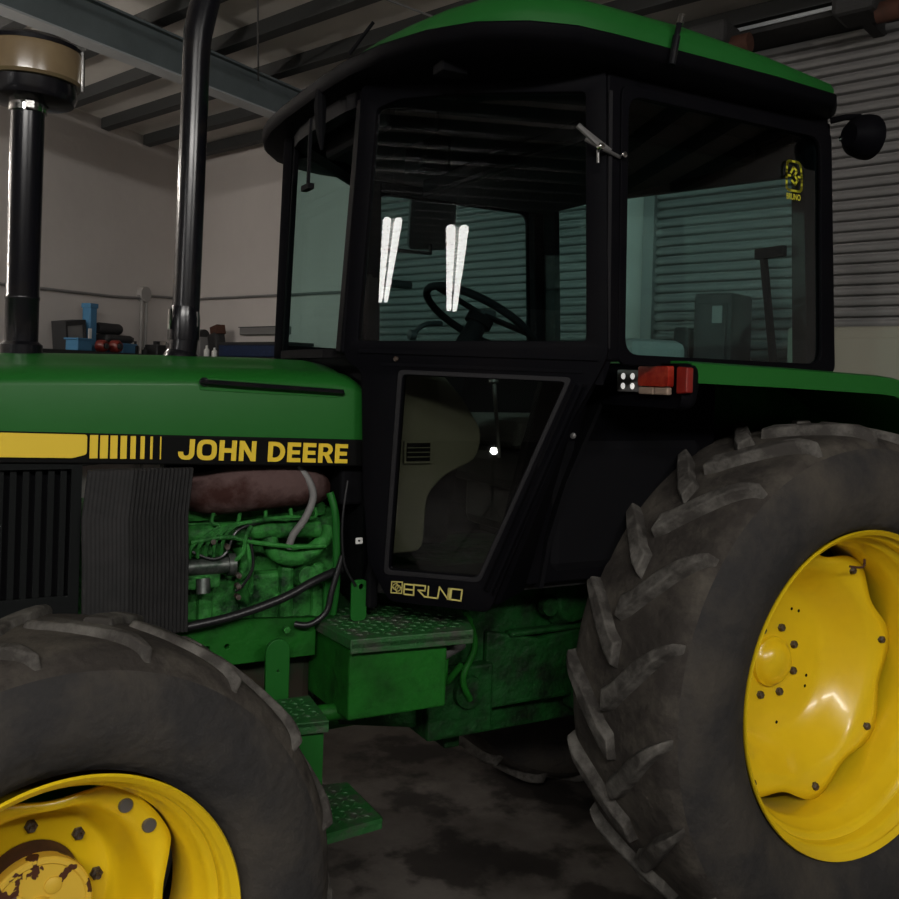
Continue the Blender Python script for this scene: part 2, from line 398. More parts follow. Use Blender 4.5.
def letter(b, ch, x, w, h, m):
    t = h*.245; q = m @ Matrix.Translation((x, 0, 0))
    def P(o, *holes): plate(b, [(a*1., c*1.) for a, c in o], holes, .003, q)
    if ch == 'O': P(rounded([(0, 0), (w, 0), (w, h), (0, h)], h*.42, 6), rounded([(t*.98, t*.85), (w-t*.98, t*.85), (w-t*.98, h-t*.85), (t*.98, h-t*.85)], h*.2, 5))
    if ch == 'J': P([(w-t, h), (w, h)] + [(w, h*.3)] + [(w-.42*w+.42*w*math.cos(a), h*.3+h*.3*math.sin(a)) for a in [-.4, -.8, -1.2, -PI/2]] + [(.42*w, 0)] + [(.42*w-.42*w*math.sin(a), h*.3-h*.3*math.cos(a)) for a in (.4, .8, 1.2, PI/2)] + [(0, h*.38), (t*.95, h*.38), (t*1.0, h*.28), (t*1.25, h*.21), (w*.5, h*.19), (w-t*1.1, h*.24), (w-t, h*.34)])
    if ch == 'H': P([(0, 0), (t, 0), (t, h*.39), (w-t, h*.39), (w-t, 0), (w, 0), (w, h), (w-t, h), (w-t, h*.61), (t, h*.61), (t, h), (0, h)])
    if ch == 'N': P([(0, 0), (t*.95, 0), (t*.95, h*.60), (w-t, 0), (w, 0), (w, h), (w-t*.95, h), (w-t*.95, h*.40), (t, h), (0, h)])
    if ch == 'D': P([(0, 0), (w*.45, 0)] + [(w*.45+w*.55*math.sin(a), h/2-h/2*math.cos(a)) for a in [PI*k/10 for k in range(1, 10)]] + [(w*.45, h), (0, h)], [(t, t*.85), (w*.42, t*.85)] + [(w*.42+(w*.58-t)*math.sin(a), h/2-(h/2-t*.85)*math.cos(a)) for a in [PI*k/8 for k in range(1, 8)]] + [(w*.42, h-t*.85), (t, h-t*.85)])
    if ch == 'E': P([(0, 0), (w, 0), (w, t*.85), (t, t*.85), (t, h*.40), (w*.93, h*.40), (w*.93, h*.60), (t, h*.60), (t, h-t*.85), (w*.98, h-t*.85), (w*.98, h), (0, h)])
    if ch == 'R': P([(0, 0), (t, 0), (t, h*.37), (w*.42, h*.37), (w-t*1.05, 0), (w*1.04, 0), (w*.72, h*.41)] + [(w*.60+w*.37*math.sin(a), h*.70-h*.30*math.cos(a)) for a in [PI*k/7 for k in range(1, 7)]] + [(w*.60, h), (0, h)], [(t, h*.55), (w*.55, h*.55), (w*.66, h*.60), (w*.70, h*.69), (w*.66, h*.77), (w*.55, h*.82), (t, h*.82)])
bm = NB(); lm = plane_mtx((.546, .590, 1.569), (1, 0, -.038), (0, 0, 1)) @ Matrix.Diagonal((.985, 1, 1, 1)); lh = .0555
for ch, x, w in (('J', 0, .043), ('O', .050, .054), ('H', .111, .048), ('N', .167, .048), ('D', .250, .050), ('E', .307, .040), ('E', .354, .040), ('R', .401, .045), ('E', .453, .040)):
    letter(bm, ch, x, w, lh, lm)
obj('lettering', bm, M['decal_yellow'], band)
# hood latch rod in its groove
bm = NB(); tube(bm, smooth_path([(.61, .592, 1.778), (.64, .583, 1.776), (.98, .583, 1.760), (1.005, .584, 1.758)], 4), .0075, 8)
tube(bm, [(.61, .60, 1.778), (.61, .586, 1.778)], .012, 10); obj('latch_rod', bm, M['black_gloss'], T, smooth=True)
bm = NB(); plate(bm, rounded([(.60, 1.755), (1.00, 1.741), (1.03, 1.752), (.985, 1.772), (.60, 1.789)], .008, 3), (), .008, plane_mtx((0, .601, 0), (1, 0, 0), (0, 0, 1)))
obj('latch_recess', bm, M['green'], T, bevel=.002)
# front nose panel under the hood
bm = NB(); box(bm, (-1.33, .61, 1.1), (-1.26, 2*YC-.61, 1.64)); obj('front_grille', bm, M['grille'], T, bevel=.02)

# ---- side screens
bm = NB()
plate(bm, [(-1.2, 1.17), (.31, 1.17), (.31, 1.572), (-1.2, 1.575)], [[(-1.17, 1.225), (.285, 1.225), (.285, 1.548), (-1.17, 1.548)]], .02, plane_mtx((0, .61, 0), (1, 0, 0), (0, 0, 1)))
gs = obj('side_grille', bm, M['grille'], T)
bm = NB()
for k in range(50):
    x = .268 - k*.029
    if x < -1.16: break
    bar(bm, (x, .618, 1.22), (x, .618, 1.55), .015, .010)
obj('louvre_bars', bm, M['grille'], gs)
bm = NB(); box(bm, (-1.16, .64, 1.2), (.30, .65, 1.56)); obj('radiator_core', bm, M['black_matt'], gs)
# corrugated dusty guard beside it
bm = NB(); n = 26; rows = []
for zi, z in enumerate((1.128, 1.13, 1.30, 1.42, 1.545, 1.548)):
    row = []
    for k in range(n*4+1):
        u = k/(n*4); x = .315 + u*.265
        amp = .0035 if u > .42 else .0008
        yy = .574 - .004*math.sin(PI*u) + amp*math.sin(2*PI*k/4)
        row.append(bm.verts.new((x + .006*math.sin(z*17), yy + (.012 if zi in (0, 5) else 0), z - .02*u*(z < 1.2))))
    rows.append(row)
for A, B in zip(rows, rows[1:]):
    for k in range(n*4): bm.faces.new((A[k], A[k+1], B[k+1], B[k]))
gd = obj('mesh_guard', bm, M['screen'], T)
sd = gd.modifiers.new('Solid', 'SOLIDIFY'); sd.thickness = .006

# ---- pipes on the hood (lean a little rearwards)
def lean(z, x0): return x0 + (z-1.85)*.045
bm = NB(); lathe(bm, [(0, 1.80), (.056, 1.80), (.056, 1.865), (.044, 1.875), (.044, 1.99), (.0455, 1.992), (.0455, 2.0), (.044, 2.002), (.044, 2.535), (0, 2.535)],
    Matrix.Translation((.181, YC, 0)) @ Matrix(((1, .0, 0, 0), (0, 0, 1, 0), (0, 1, 0, 0), (0, 0, 0, 1))), 28)
pipe = obj('intake_pipe', bm, M['black_gloss'], T, smooth=True)
def up(x, y): return Matrix.Translation((x, y, 0)) @ Matrix(((1, 0, 0, 0), (0, 0, 1, 0), (0, 1, 0, 0), (0, 0, 0, 1)))
bm = NB(); lathe(bm, [(.044, 2.512), (.05, 2.514), (.05, 2.536), (.044, 2.538)], up(.181, YC), 28); box(bm, (.17, YC-.062, 2.515), (.192, YC-.046, 2.534)); obj('hose_clamp', bm, M['chrome'], pipe, smooth=True)
bm = NB(); lathe(bm, [(.046, 2.535), (.09, 2.540), (.112, 2.545), (.120, 2.562), (.117, 2.590), (.121, 2.600), (.05, 2.600)], up(.188, YC), 40); obj('precleaner_base', bm, M['black_gloss'], pipe, smooth=True)
bm = NB(); lathe(bm, [(.09, 2.592), (.128, 2.594), (.135, 2.602), (.136, 2.672), (.133, 2.684), (.09, 2.688)], up(.188, YC), 48); obj('precleaner_bowl', bm, M['amber'], pipe, smooth=True)
bm = NB(); lathe(bm, [(.0, 2.684), (.135, 2.684), (.134, 2.696), (.115, 2.710), (.06, 2.724), (0, 2.728)], up(.188, YC), 48); obj('precleaner_cap', bm, M['black_gloss'], pipe, smooth=True)
for t in (-.42, 1.6, 3.6):
    bm = NB(); bar(bm, (.188+.140*math.cos(t), YC+.140*math.sin(t), 2.58), (.188+.138*math.cos(t), YC+.138*math.sin(t), 2.69), .012, .006, up=(math.cos(t), math.sin(t), 0)); obj('clip', bm, M['chrome'], pipe)

bm = NB(); ex = [(.622, YC, 1.84), (.628, YC, 1.9), (.632, YC, 2.0), (.636, YC, 2.3), (.639, YC, 2.6), (.640, YC, 2.76), (.643, YC, 2.83), (.655, YC, 2.90), (.673, YC, 2.97), (.69, YC, 3.05)]
tube(bm, ex, [.042, .042, .0405, .0405, .0405, .0405, .043, .044, .0405, .0405], 28)
exh = obj('exhaust_pipe', bm, M['black_gloss'], T, smooth=True)
bm = NB(); tube(bm, [(.622, YC, 1.80), (.622, YC, 1.85), (.625, YC, 1.865)], [.054, .054, .044], 24)
tube(bm, [(.627, YC, 1.90), (.6275, YC, 1.965), (.6285, YC, 2.0)], [.047, .047, .041], 24); obj('pipe_collar', bm, M['black_gloss'], exh, smooth=True)
bm = NB(); tube(bm, [(.58, YC-.02, 1.93), (.578, YC-.035, 1.99)], .006, 8); obj('clamp_bolt', bm, M['chrome'], exh)
bm = NB(); tube(bm, [(.66, YC-.03, 1.94), (.66, YC-.03, 1.985)], .006, 8); obj('clamp_bolt', bm, M['chrome'], exh)

# ---- engine
bm = NB(); box(bm, (-.9, .76, .95), (1.08, 1.18, 1.40)); box(bm, (-.2, .72, 1.06), (1.04, .78, 1.22)); box(bm, (.60, .735, 1.375), (1.03, 1.1, 1.42))
for x in (.66, .78, .90, 1.0): box(bm, (x-.022, .70, 1.05), (x+.022, .745, 1.24))
eng = obj('engine_block', bm, M['green_engine'], T, bevel=.014)
def part(name, m, fn, par=T, **k):
    b = NB(); fn(b); return obj(name, b, m, par, **k)
part('inlet_manifold', M['green_engine'], lambda b: (tube(b, smooth_path([(.57, .70, 1.345), (.7, .695, 1.352), (.85, .695, 1.35), (.99, .70, 1.345)], 4), .026, 14), tube(b, smooth_path([(.84, .705, 1.35), (.85, .69, 1.29), (.92, .69, 1.262), (1.0, .70, 1.30), (1.03, .72, 1.34)], 5), .024, 12)), smooth=True)
part('oil_filter_housing', M['green_engine'], lambda b: (lathe(b, [(0, -.06), (.032, -.06), (.036, 0), (.030, .06), (0, .06)], axis_mtx((.95, .72, 1.20), (0, -1, .2)), 20), tube(b, smooth_path([(.76, .73, 1.30), (.77, .69, 1.26), (.76, .70, 1.18), (.79, .73, 1.12)], 4), .022, 12)), smooth=True)
# injection pump with its nipples
pump = part('injection_pump', M['pump_steel'], lambda b: (tube(b, [(.58, .67, 1.262), (.71, .67, 1.262)], .024, 18), tube(b, [(.71, .67, 1.262), (.73, .67, 1.262)], .032, 18), tube(b, [(.64, .66, 1.23), (.64, .65, 1.19)], .02, 12)), smooth=True)
part('pump_body', M['green_engine'], lambda b: (box(b, (.585, .66, 1.20), (.69, .72, 1.245)), box(b, (.60, .67, 1.29), (.70, .72, 1.325))), par=pump, bevel=.006)
random.seed(3)
inj = []
for k in range(5):
    x0 = .60 + k*.022; x1 = .66 + k*.075
    inj.append(smooth_path([(x0, .655, 1.29), (x0+.004, .645, 1.325+.004*k), (x0+.05, .65, 1.355+.006*k), ((x0+x1)/2+.05, .655, 1.375+.004*k), (x1, .66, 1.385), (x1+.01, .68, 1.41)], 5))
for P in inj: part('injector_line', M['green_engine'], lambda b, P=P: tube(b, P, .0055, 7), smooth=True)
for P in ([(.60, .645, 1.335), (.70, .64, 1.345), (.78, .645, 1.325), (.90, .65, 1.305), (1.0, .66, 1.300)], [(.72, .65, 1.27), (.745, .64, 1.30), (.752, .64, 1.345), (.77, .65, 1.37)],
          [(.745, .66, 1.22), (.765, .645, 1.25), (.76, .645, 1.31), (.74, .65, 1.34)]):
    part('fuel_line', M['green_engine'], lambda b, P=P: tube(b, smooth_path(P, 6), .0065, 8), smooth=True)
for P in ([(.60, .66, 1.31), (.66, .65, 1.285), (.70, .65, 1.30), (.73, .65, 1.36), (.80, .66, 1.38)], [(.73, .65, 1.19), (.75, .64, 1.21), (.775, .64, 1.26), (.765, .645, 1.34)]):
    part('rubber_line', M['hose'], lambda b, P=P: tube(b, smooth_path(P, 6), .0045, 7), smooth=True)
for x, z in ((.66, 1.335), (.70, 1.318), (.735, 1.205), (.735, 1.235), (.735, 1.175)):
    part('union_nut', M['bolt'], lambda b, x=x, z=z: tube(b, [(x, .66, z), (x, .635, z)], .008, 6))
# muffler / turbo shroud
part('muffler', M['muffler'], lambda b: (tube(b, smooth_path([(.585, .74, 1.47), (.66, .71, 1.462), (.74, .69, 1.475), (.86, .69, 1.485), (.93, .70, 1.478), (.985, .73, 1.465), (1.02, .78, 1.46)], 5),
     [.030+.0*i for i in range(0)] or [.02+.052*math.sin(PI*min(1, (i+2)/31))**.55 for i in range(31)], 20)), smooth=60)
part('heat_shield', M['black_matt'], lambda b: box(b, (.56, .80, 1.40), (1.07, .83, 1.54)))
part('breather_hose', M['grey'], lambda b: tube(b, smooth_path([(.905, .655, 1.535), (.93, .635, 1.50), (.945, .63, 1.45), (.925, .635, 1.39), (.895, .65, 1.34), (.885, .66, 1.30)], 6), .011, 10), smooth=True)
part('dipstick_tube', M['green'], lambda b: tube(b, smooth_path([(1.0, .64, 1.46), (1.015, .63, 1.40), (1.022, .63, 1.30), (1.025, .63, 1.19), (1.02, .64, 1.10)], 5), .0115, 10), smooth=True)
part('heater_hose', M['hose'], lambda b: tube(b, smooth_path([(.50, .61, 1.105), (.60, .60, 1.118), (.72, .60, 1.135), (.85, .60, 1.17), (.95, .61, 1.21), (1.04, .63, 1.235)], 6), .0125, 12), smooth=True)
part('fuel_hose', M['hose'], lambda b: tube(b, smooth_path([(1.03, .60, 1.28), (1.00, .60, 1.18), (.985, .60, 1.12), (.94, .61, 1.085), (.90, .63, 1.085)], 6), .009, 10), smooth=True)
part('thin_cable', M['hose'], lambda b: tube(b, smooth_path([(1.035, .59, 1.5), (1.02, .585, 1.38), (1.03, .585, 1.26), (1.07, .59, 1.19)], 6), .004, 8), smooth=True)
# firewall between engine and cab
part('firewall', M['black_matt'], lambda b: (box(b, (1.105, .58, 1.12), (1.14, 2*YC-.58, 1.88)), box(b, (1.035, .64, 1.42), (1.11, .9, 1.60))), bevel=.01)
part('data_plate', M['white'], lambda b: plate(b, rounded([(-.011, -.009), (.011, -.009), (.011, .009), (-.011, .009)], .003), [[(-.004, -.003), (.004, -.003), (.004, .003), (-.004, .003)]], .003, plane_mtx((1.07, .575, 1.325), (1, 0, 0), (0, 0, 1))))
part('hinge_bracket', M['green'], lambda b: plate(b, rounded([(1.06, 1.085), (1.108, 1.085), (1.108, 1.205), (1.06, 1.205)], .015), [[(1.09+.009*math.cos(t*PI/4), 1.185+.009*math.sin(t*PI/4)) for t in range(8)]], .012, plane_mtx((0, .60, 0), (1, 0, 0), (0, 0, 1))))
part('inner_bracket', M['green'], lambda b: box(b, (1.0, .66, 1.08), (1.035, .68, 1.22)), bevel=.004)

# ---- frame rail, tank, brackets, front axle
HC = lambda x, z, r: [(x+r*math.cos(k*PI/6), z+r*math.sin(k*PI/6)) for k in range(12)]
for y in (.66, 2*YC-.66):
    part('frame_rail', M['green_dirty'], lambda b: plate(b, [(-1.1, .93), (.60, .985), (.97, .985), (.97, 1.09), (.60, 1.115), (-1.1, 1.12)], [HC(.655, 1.036, .010), HC(.71, 1.036, .010)], .025, plane_mtx((0, y, 0), (1, 0, 0), (0, 0, 1)), bevel=.003))
part('side_tank', M['tank'], lambda b: box(b, (.2, .74, .74), (1.0, 1.2, .985)), bevel=.03)
part('step_bracket', M['green'], lambda b: plate(b, [(.80, .86), (.865, .86), (.865, 1.03)] + [(.8325+.0325*math.cos(k*PI/8), 1.03+.0325*math.sin(k*PI/8)) for k in range(1, 8)] + [(.80, 1.03)], [HC(.834, .975, .006)], .014, plane_mtx((0, .575, 0), (1, 0, 0), (0, 0, 1)), bevel=.002))
part('cap_screw', M['green_engine'], lambda b: tube(b, [(.868, .62, 1.078), (.868, .60, 1.078)], .010, 6))
part('front_axle', M['green_dirty'], lambda b: (tube(b, [(.234, .42, .62), (.234, 1.52, .62)], [.085, .085], 20), box(b, (.05, .7, .62), (.42, 1.24, .95)), tube(b, [(.234, .42, .62), (.234, .50, .62)], .10, 24)), smooth=True)
part('drive_shaft', M['green_dirty'], lambda b: tube(b, [(.3, YC-.1, .70), (1.6, YC-.1, .72)], .03, 14), smooth=True)

# ---- tool box with its checker lid
lid = [(.955, .80), (.99, .425), (1.355, .385), (1.41, .52), (1.27, .76)]
tb = part('toolbox', M['green_dirty'], lambda b: prism(b, [(1.0, .455, .848), (1.292, .425, .858), (1.33, .74, .858), (.985, .74, .848)], (0, 0, .200)), bevel=.006)
def lidf(b):
    prism(b, [(x, y, 1.055 + (x-.95)*.0) for x, y in lid], (0, 0, .028))
    # folded down lip
    prism(b, [(lid[1][0], lid[1][1], 1.043), (lid[2][0], lid[2][1], 1.043), (lid[2][0], lid[2][1]+.006, 1.043), (lid[1][0], lid[1][1]+.006, 1.043)], (0, 0, .03))
part('lid', M['green_step'], lidf, par=tb, bevel=.003)
def checker(b, poly, z, step=.032, inset=.02):
    def inside(x, y):
        c = False; n = len(poly)
        for i in range(n):
            x1, y1 = poly[i]; x2, y2 = poly[i-1]
            if (y1 > y) != (y2 > y) and x < (x2-x1)*(y-y1)/(y2-y1)+x1: c = not c
        return c
    xs = [p[0] for p in poly]; ys = [p[1] for p in poly]; k = 0; x = min(xs)
    while x < max(xs):
        y = min(ys); j = 0
        while y < max(ys):
            if all(inside(x+i*inset, y+m_*inset) for i in (-1, 1) for m_ in (-1, 1)):
                a = .7 if (j+k) % 2 else -.7; dx, dy = math.cos(a)*.011, math.sin(a)*.011; nx, ny = -math.sin(a)*.0035, math.cos(a)*.0035
                loft(b, [[(x+dx, y+dy, z), (x+nx, y+ny, z), (x-dx, y-dy, z), (x-nx, y-ny, z)], [(x+dx*.5, y+dy*.5, z+.003), (x+nx*.5, y+ny*.5, z+.003), (x-dx*.5, y-dy*.5, z+.003), (x-nx*.5, y-ny*.5, z+.003)]], False, True)
            y += step*.8; j += 1
        x += step*.8; k += 1
part('tread_studs', M['green_step'], lambda b: checker(b, lid, 1.083), par=tb)
part('grab_tube', M['green_dirty'], lambda b: tube(b, [(.93, .56, .842), (1.30, .50, .858)], .024, 14), smooth=True)
# steps
ms = [(.76, .56), (.775, .375), (.905, .355), (.925, .56)]
st1 = part('boarding_step', M['green_step'], lambda b: (prism(b, [(x, y, .885) for x, y in ms], (0, 0, .014)), prism(b, [(.775, .375, .868), (.905, .355, .868), (.905, .367, .868), (.775, .387, .868)], (0, 0, .03))), bevel=.002)
part('tread_studs', M['green_step'], lambda b: checker(b, ms, .899), par=st1)
part('step_hanger', M['green'], lambda b: prism(b, [(.838, .39, .60), (.902, .382, .60), (.902, .396, .60), (.838, .404, .60)], (0, 0, .29)), par=st1, bevel=.002)
ls = [(.955, .64), (.885, .35), (1.075, .37), (1.075, .62)]
st2 = part('boarding_step', M['green_step'], lambda b: (prism(b, [(x, y, .588) for x, y in ls], (0, 0, .014)), prism(b, [(.885, .35, .572), (1.075, .37, .572), (1.075, .38, .572), (.885, .36, .572)], (0, 0, .03))), bevel=.002)
part('tread_studs', M['green_step'], lambda b: checker(b, ls, .602), par=st2)

# ---- gearbox and rear axle
part('clutch_housing', M['greasy_shaded'], lambda b: (loft(b, [[(1.10, .80, .70), (1.10, 1.14, .70), (1.10, 1.14, 1.2), (1.10, .80, 1.2)], [(1.45, .72, .66), (1.45, 1.22, .66), (1.45, 1.22, 1.2), (1.45, .72, 1.2)]], True, True)), bevel=.02)
part('gearbox', M['greasy_shaded'], lambda b: (box(b, (1.40, .70, .80), (2.35, 1.24, 1.2)), box(b, (1.36, .66, .655), (1.60, 1.1, .88)), loft(b, [[(1.58, .68, .72), (1.58, 1.2, .72), (1.58, 1.2, .98), (1.58, .68, .98)], [(1.78, .66, .73), (1.78, 1.2, .73), (1.78, 1.2, .94), (1.78, .66, .94)], [(2.3, .68, .71), (2.3, 1.2, .71), (2.3, 1.2, 1.0), (2.3, .68, 1.0)]], True, True), box(b, (1.66, .655, .955), (1.98, .70, .975)), box(b, (1.92, .65, .68), (1.98, .72, .78)), lathe(b, [(0, .03), (.07, .03), (.08, 0), (.10, -.02)], axis_mtx((1.90, .66, 1.06), (0, -1, 0)), 20)), bevel=.018)
part('side_cover', M['greasy_shaded'], lambda b: lathe(b, [(0, .03), (.05, .03), (.055, 0), (.085, 0), (.085, -.02)], axis_mtx((1.50, .67, .80), (0, -1, 0)), 24), smooth=True)
part('filler_cap', M['greasy_shaded'], lambda b: (lathe(b, [(0, .03), (.03, .03), (.034, 0)], axis_mtx((1.80, .66, 1.05), (0, -1, 0)), 16)), smooth=True)
part('hydraulic_filter', M['steel'], lambda b: (tube(b, [(1.30, .47, .995), (1.38, .50, 1.01)], .019, 14), tube(b, [(1.30, .47, 1.035), (1.33, .49, 1.02)], .012, 12)), smooth=True)
for P in ([(1.33, .50, 1.0), (1.32, .49, .93), (1.36, .55, .88), (1.45, .62, .9)], [(1.45, .60, 1.08), (1.5, .62, .96), (1.46, .62, .86), (1.5, .64, .78)]):
    part('hydraulic_line', M['green_dirty'], lambda b, P=P: tube(b, smooth_path(P, 6), .011, 10), smooth=True)
for x in (1.46, 1.60, 1.75, 1.9):
    part('flange_bolt', M['green_dirty'], lambda b, x=x: tube(b, [(x, .70, 1.14), (x, .68, 1.14)], .013, 6))
part('drawbar_frame', M['greasy_shaded'], lambda b: (box(b, (1.62, .74, .62), (2.5, .80, .80)), box(b, (1.50, .80, .56), (1.56, 1.0, .66))), bevel=.008)
part('rear_axle', M['green_dirty'], lambda b: (tube(b, [(2.565, .46, .85), (2.565, .60, .85), (2.565, .75, .85), (2.565, 2*YC-.75, .85), (2.565, 2*YC-.60, .85), (2.565, 2*YC-.46, .85)], [.14, .14, .2, .2, .14, .14], 24), box(b, (2.25, .74, .7), (2.95, 1.2, 1.25))), smooth=True)

# ---- wheels
def wheel(name, mtx, Rt, rbead, tw, lug_h, nl, rim, disc, disc_rmod, hub, front, phase=0):
    """local: axle along +Y (into the tractor), outer rim flange at y=0"""
    yc = tw*(.5 if front else .47)
    b = NB(); lathe(b, rim, mtx, 96); W = obj(name, b, M['yellow'], T, smooth=50)
    # tyre carcass
    base = Rt - lug_h; hw = tw/2
    prof = [(rbead+.011, yc-hw*.84), (rbead+.022, yc-hw*.90), (rbead+.04, yc-hw*.97), (rbead+(base-rbead)*.34, yc-hw*1.07), (rbead+(base-rbead)*.55, yc-hw*1.08), (rbead+(base-rbead)*.78, yc-hw*1.0), (base-.030, yc-hw*.90), (base-.010, yc-hw*.78), (base, yc-hw*.5), (base+.004, yc)]
    prof = prof + [(r, 2*yc-h) for r, h in reversed(prof[:-1])]
    # finer profile
    fp = smooth_path([(r, h, 0) for r, h in prof], 3)
    b = NB(); lathe(b, [(p.x, p.y) for p in fp], mtx, 128)
    ty = obj('tyre', b, [M['rubber'], M['tread']], W, smooth=60)
    ctr = mtx.translation; ax = (mtx.to_3x3() @ V((0, 1, 0))).normalized()
    for pl in ty.data.polygons:
        d = pl.center + world_off(ty) - ctr; r = (d - ax*d.dot(ax)).length
        if r > base-.045: pl.material_index = 1
    # lugs
    b = NB()
    for side in (-1, 1):
        for k in range(nl):
            th0 = 2*PI*(k + (.5 if side > 0 else 0) + phase)/nl
            path = []
            S = [-.06, .10, .28, .45, .60, .73, .83, .90, .945]
            for i, s in enumerate(S):
                ang = th0 - (lug_sweep/Rt)*(max(s, 0)-.12*max(s, 0)**3)
                rb = base - .012 - max(0, s-.7)*.16
                rt = Rt - .003*max(s, 0) - max(0, s-.70)**1.6*(.26 if not front else .22)
                if i == len(S)-1: rt = rb + .006; rb -= .012
                w = (.037 if not front else .034)*(1 - max(0, s-.42)*(1.25 if not front else 1.5))
                path.append((yc + side*hw*s*.97, ang, rb, rt, w))
            rings = []
            for (h, a, rb, rt, w) in path:
                ring = []
                for rr, dw in ((rb, -1.35), (rt, -.85), (rt, .85), (rb, 1.35)):
                    t = a + dw*w/Rt; ring.append(mtx @ V((rr*math.cos(t), h, rr*math.sin(t))))
                rings.append(ring)
            loft(b, rings, True, True)
    lugs = obj('tread_lugs', b, M['lug'], W, smooth=50, bevel=.008)
    # disc
    b = NB(); lathe(b, disc, mtx, 128, rmod=disc_rmod); dk = obj('wheel_disc', b, M['yellow'], W, smooth=50)
    sm = dk.modifiers.new('Solid', 'SOLIDIFY'); sm.thickness = .010; sm.offset = 0
    return W
def world_off(o): return world_loc(o)
def copy_part(src, m4, parent):
    c = src.copy(); col.objects.link(c); c.parent = parent; c.matrix_local = Matrix.Translation(-world_loc(parent)) @ m4; return c
def bolts(W, name, m, mesh_fn, places, mtx):
    """places: local (r, angle deg, y); the first makes the mesh, the rest copy it"""
    first = None
    for r, a, y in places:
        t = math.radians(a); m4 = mtx @ Matrix.Translation((r*math.cos(t), y, r*math.sin(t)))
        if first is None:
            b = NB(); mesh_fn(b); first = obj(name, b, m, W, smooth=35); first.matrix_local = Matrix.Translation(-world_loc(W)) @ m4
        else: copy_part(first, m4, W)
def nut(r, h, stud=0):
    def f(b):
        lathe(b, [(0, -h), (r*.8, -h), (r, -h*.8), (r, 0), (r*1.15, 0), (r*1.15, .002)], Matrix(), 6)
        if stud: lathe(b, [(0, -h-stud), (r*.45, -h-stud), (r*.45, -h)], Matrix(), 10)
    return f

rim_r = [(.500, .012), (.509, .004), (.515, -.002), (.518, .004), (.514, .016), (.500, .030), (.488, .036), (.484, .050), (.484, .075), (.470, .083), (.462, .098), (.460, .125), (.448, .140), (.444, .165), (.442, .30), (.455, .33), (.484, .36), (.486, .40), (.515, .43), (.520, .425), (.505, .40)]
lug_sweep = .27
disc_r = [(.425, .235), (.395, .238), (.365, .245), (.345, .262), (.30, .325), (.265, .368), (.235, .382), (.12, .385), (.0, .385)]
def rmod_r(i, t, r):
    if i > 2: return r
    c = math.cos(8*(t-math.radians(10)))
    return r + (c*.024 - .006)*(1, .8, .35)[i]
mr = Matrix.Translation((2.565, 0, .85))
W = wheel('rear_wheel', mr, .852, .50, .505, .036, 19, rim_r, disc_r, rmod_r, None, False, .42)
bolts(W, 'rim_bolt', M['bolt'], nut(.013, .014), [(.402, 10+45*k, .236) for k in range(8)], mr)
bolts(W, 'wheel_bolt', M['bolt'], nut(.014, .018), [(.122, 22+45*k, .383) for k in range(8)], mr)
part('hub_cap', M['yellow'], lambda b: lathe(b, [(.088, .385), (.086, .365), (.080, .361), (.075, .352), (.057, .334), (.03, .325), (0, .323)], mr, 40), par=W, smooth=True)
bolts(W, 'dimple', M['black_matt'], lambda b: lathe(b, [(0, -.0065), (.006, -.0065), (.006, -.001)], Matrix(), 10), [(.20, 60, .384), (.212, 50, .384), (.20, -22, .384), (.212, -32, .384), (.225, -80, .383), (.2, 140, .384)], mr)
part('valve_stem', M['rust'], lambda b: tube(b, smooth_path([mr @ V((.43*math.cos(1.1), .16, .43*math.sin(1.1))), mr @ V((.40*math.cos(1.12), .15, .40*math.sin(1.12))), mr @ V((.385*math.cos(1.22), .17, .385*math.sin(1.22)))], 4), .004, 8), par=W, smooth=True)
rear_near = W

rim_f = [(.345, .014), (.353, .004), (.360, -.003), (.364, .003), (.360, .014), (.346, .026), (.337, .032), (.334, .045), (.334, .060), (.322, .070), (.316, .082), (.314, .105), (.304, .118), (.298, .14), (.296, .25), (.31, .28), (.335, .30), (.362, .33), (.366, .325), (.35, .30)]
st_, ti_ = -.119, -.032
nf = V((math.sin(st_)*math.cos(ti_), math.cos(st_)*math.cos(ti_), math.sin(ti_)))
mf = axis_mtx((.234, .014, .635), nf)
disc_f = [(.292, .185), (.268, .190), (.245, .200), (.222, .245), (.200, .305), (.185, .335), (.170, .345), (.115, .348), (.105, .355)]
def rmod_f(i, t, r):
    if i > 2: return r
    c = math.cos(4*(t-math.radians(43)))
    return r + (max(0, .2-c)*-.034)*(1, .8, .3)[i]
lug_sweep = .22
W = wheel('front_wheel', mf, .632, .350, .46, .020, 17, rim_f, disc_f, rmod_f, None, True, .30)
bolts(W, 'rim_bolt', M['steel'], lambda b: lathe(b, [(0, -.008), (.0145, -.008), (.0165, -.004), (.0165, 0)], Matrix(), 20), [(.264, 43+90*k+d, .187) for k in range(4) for d in (-8.5, 8.5)], mf)
bolts(W, 'wheel_nut', M['bolt'], nut(.0145, .018, .012), [(.145, 0+45*k, .346) for k in range(8)], mf)
part('hub_housing', M['rust'], lambda b: lathe(b, [(.106, .36), (.108, .348), (.108, .30), (.110, .285), (.110, .262)], mf, 48), par=W, smooth=True)
part('hub_cap', M['yellow_worn'], lambda b: lathe(b, [(.108, .285), (.112, .27), (.112, .243), (.108, .238), (.100, .237), (.096, .242), (.03, .242), (.028, .232), (.0, .231)], mf, 48), par=W, smooth=True)
for k in range(4):
    a = math.radians(60+90*k); p = mf @ V((.05*math.cos(a), .242, .05*math.sin(a)))
    part('planet_boss', M['yellow_worn'], lambda b: lathe(b, [(.018, 0), (.018, -.006), (.014, -.009), (0, -.009)], mf @ Matrix.Translation((.055*math.cos(a), .243, .055*math.sin(a))), 20), par=W, smooth=True)
front_near = W
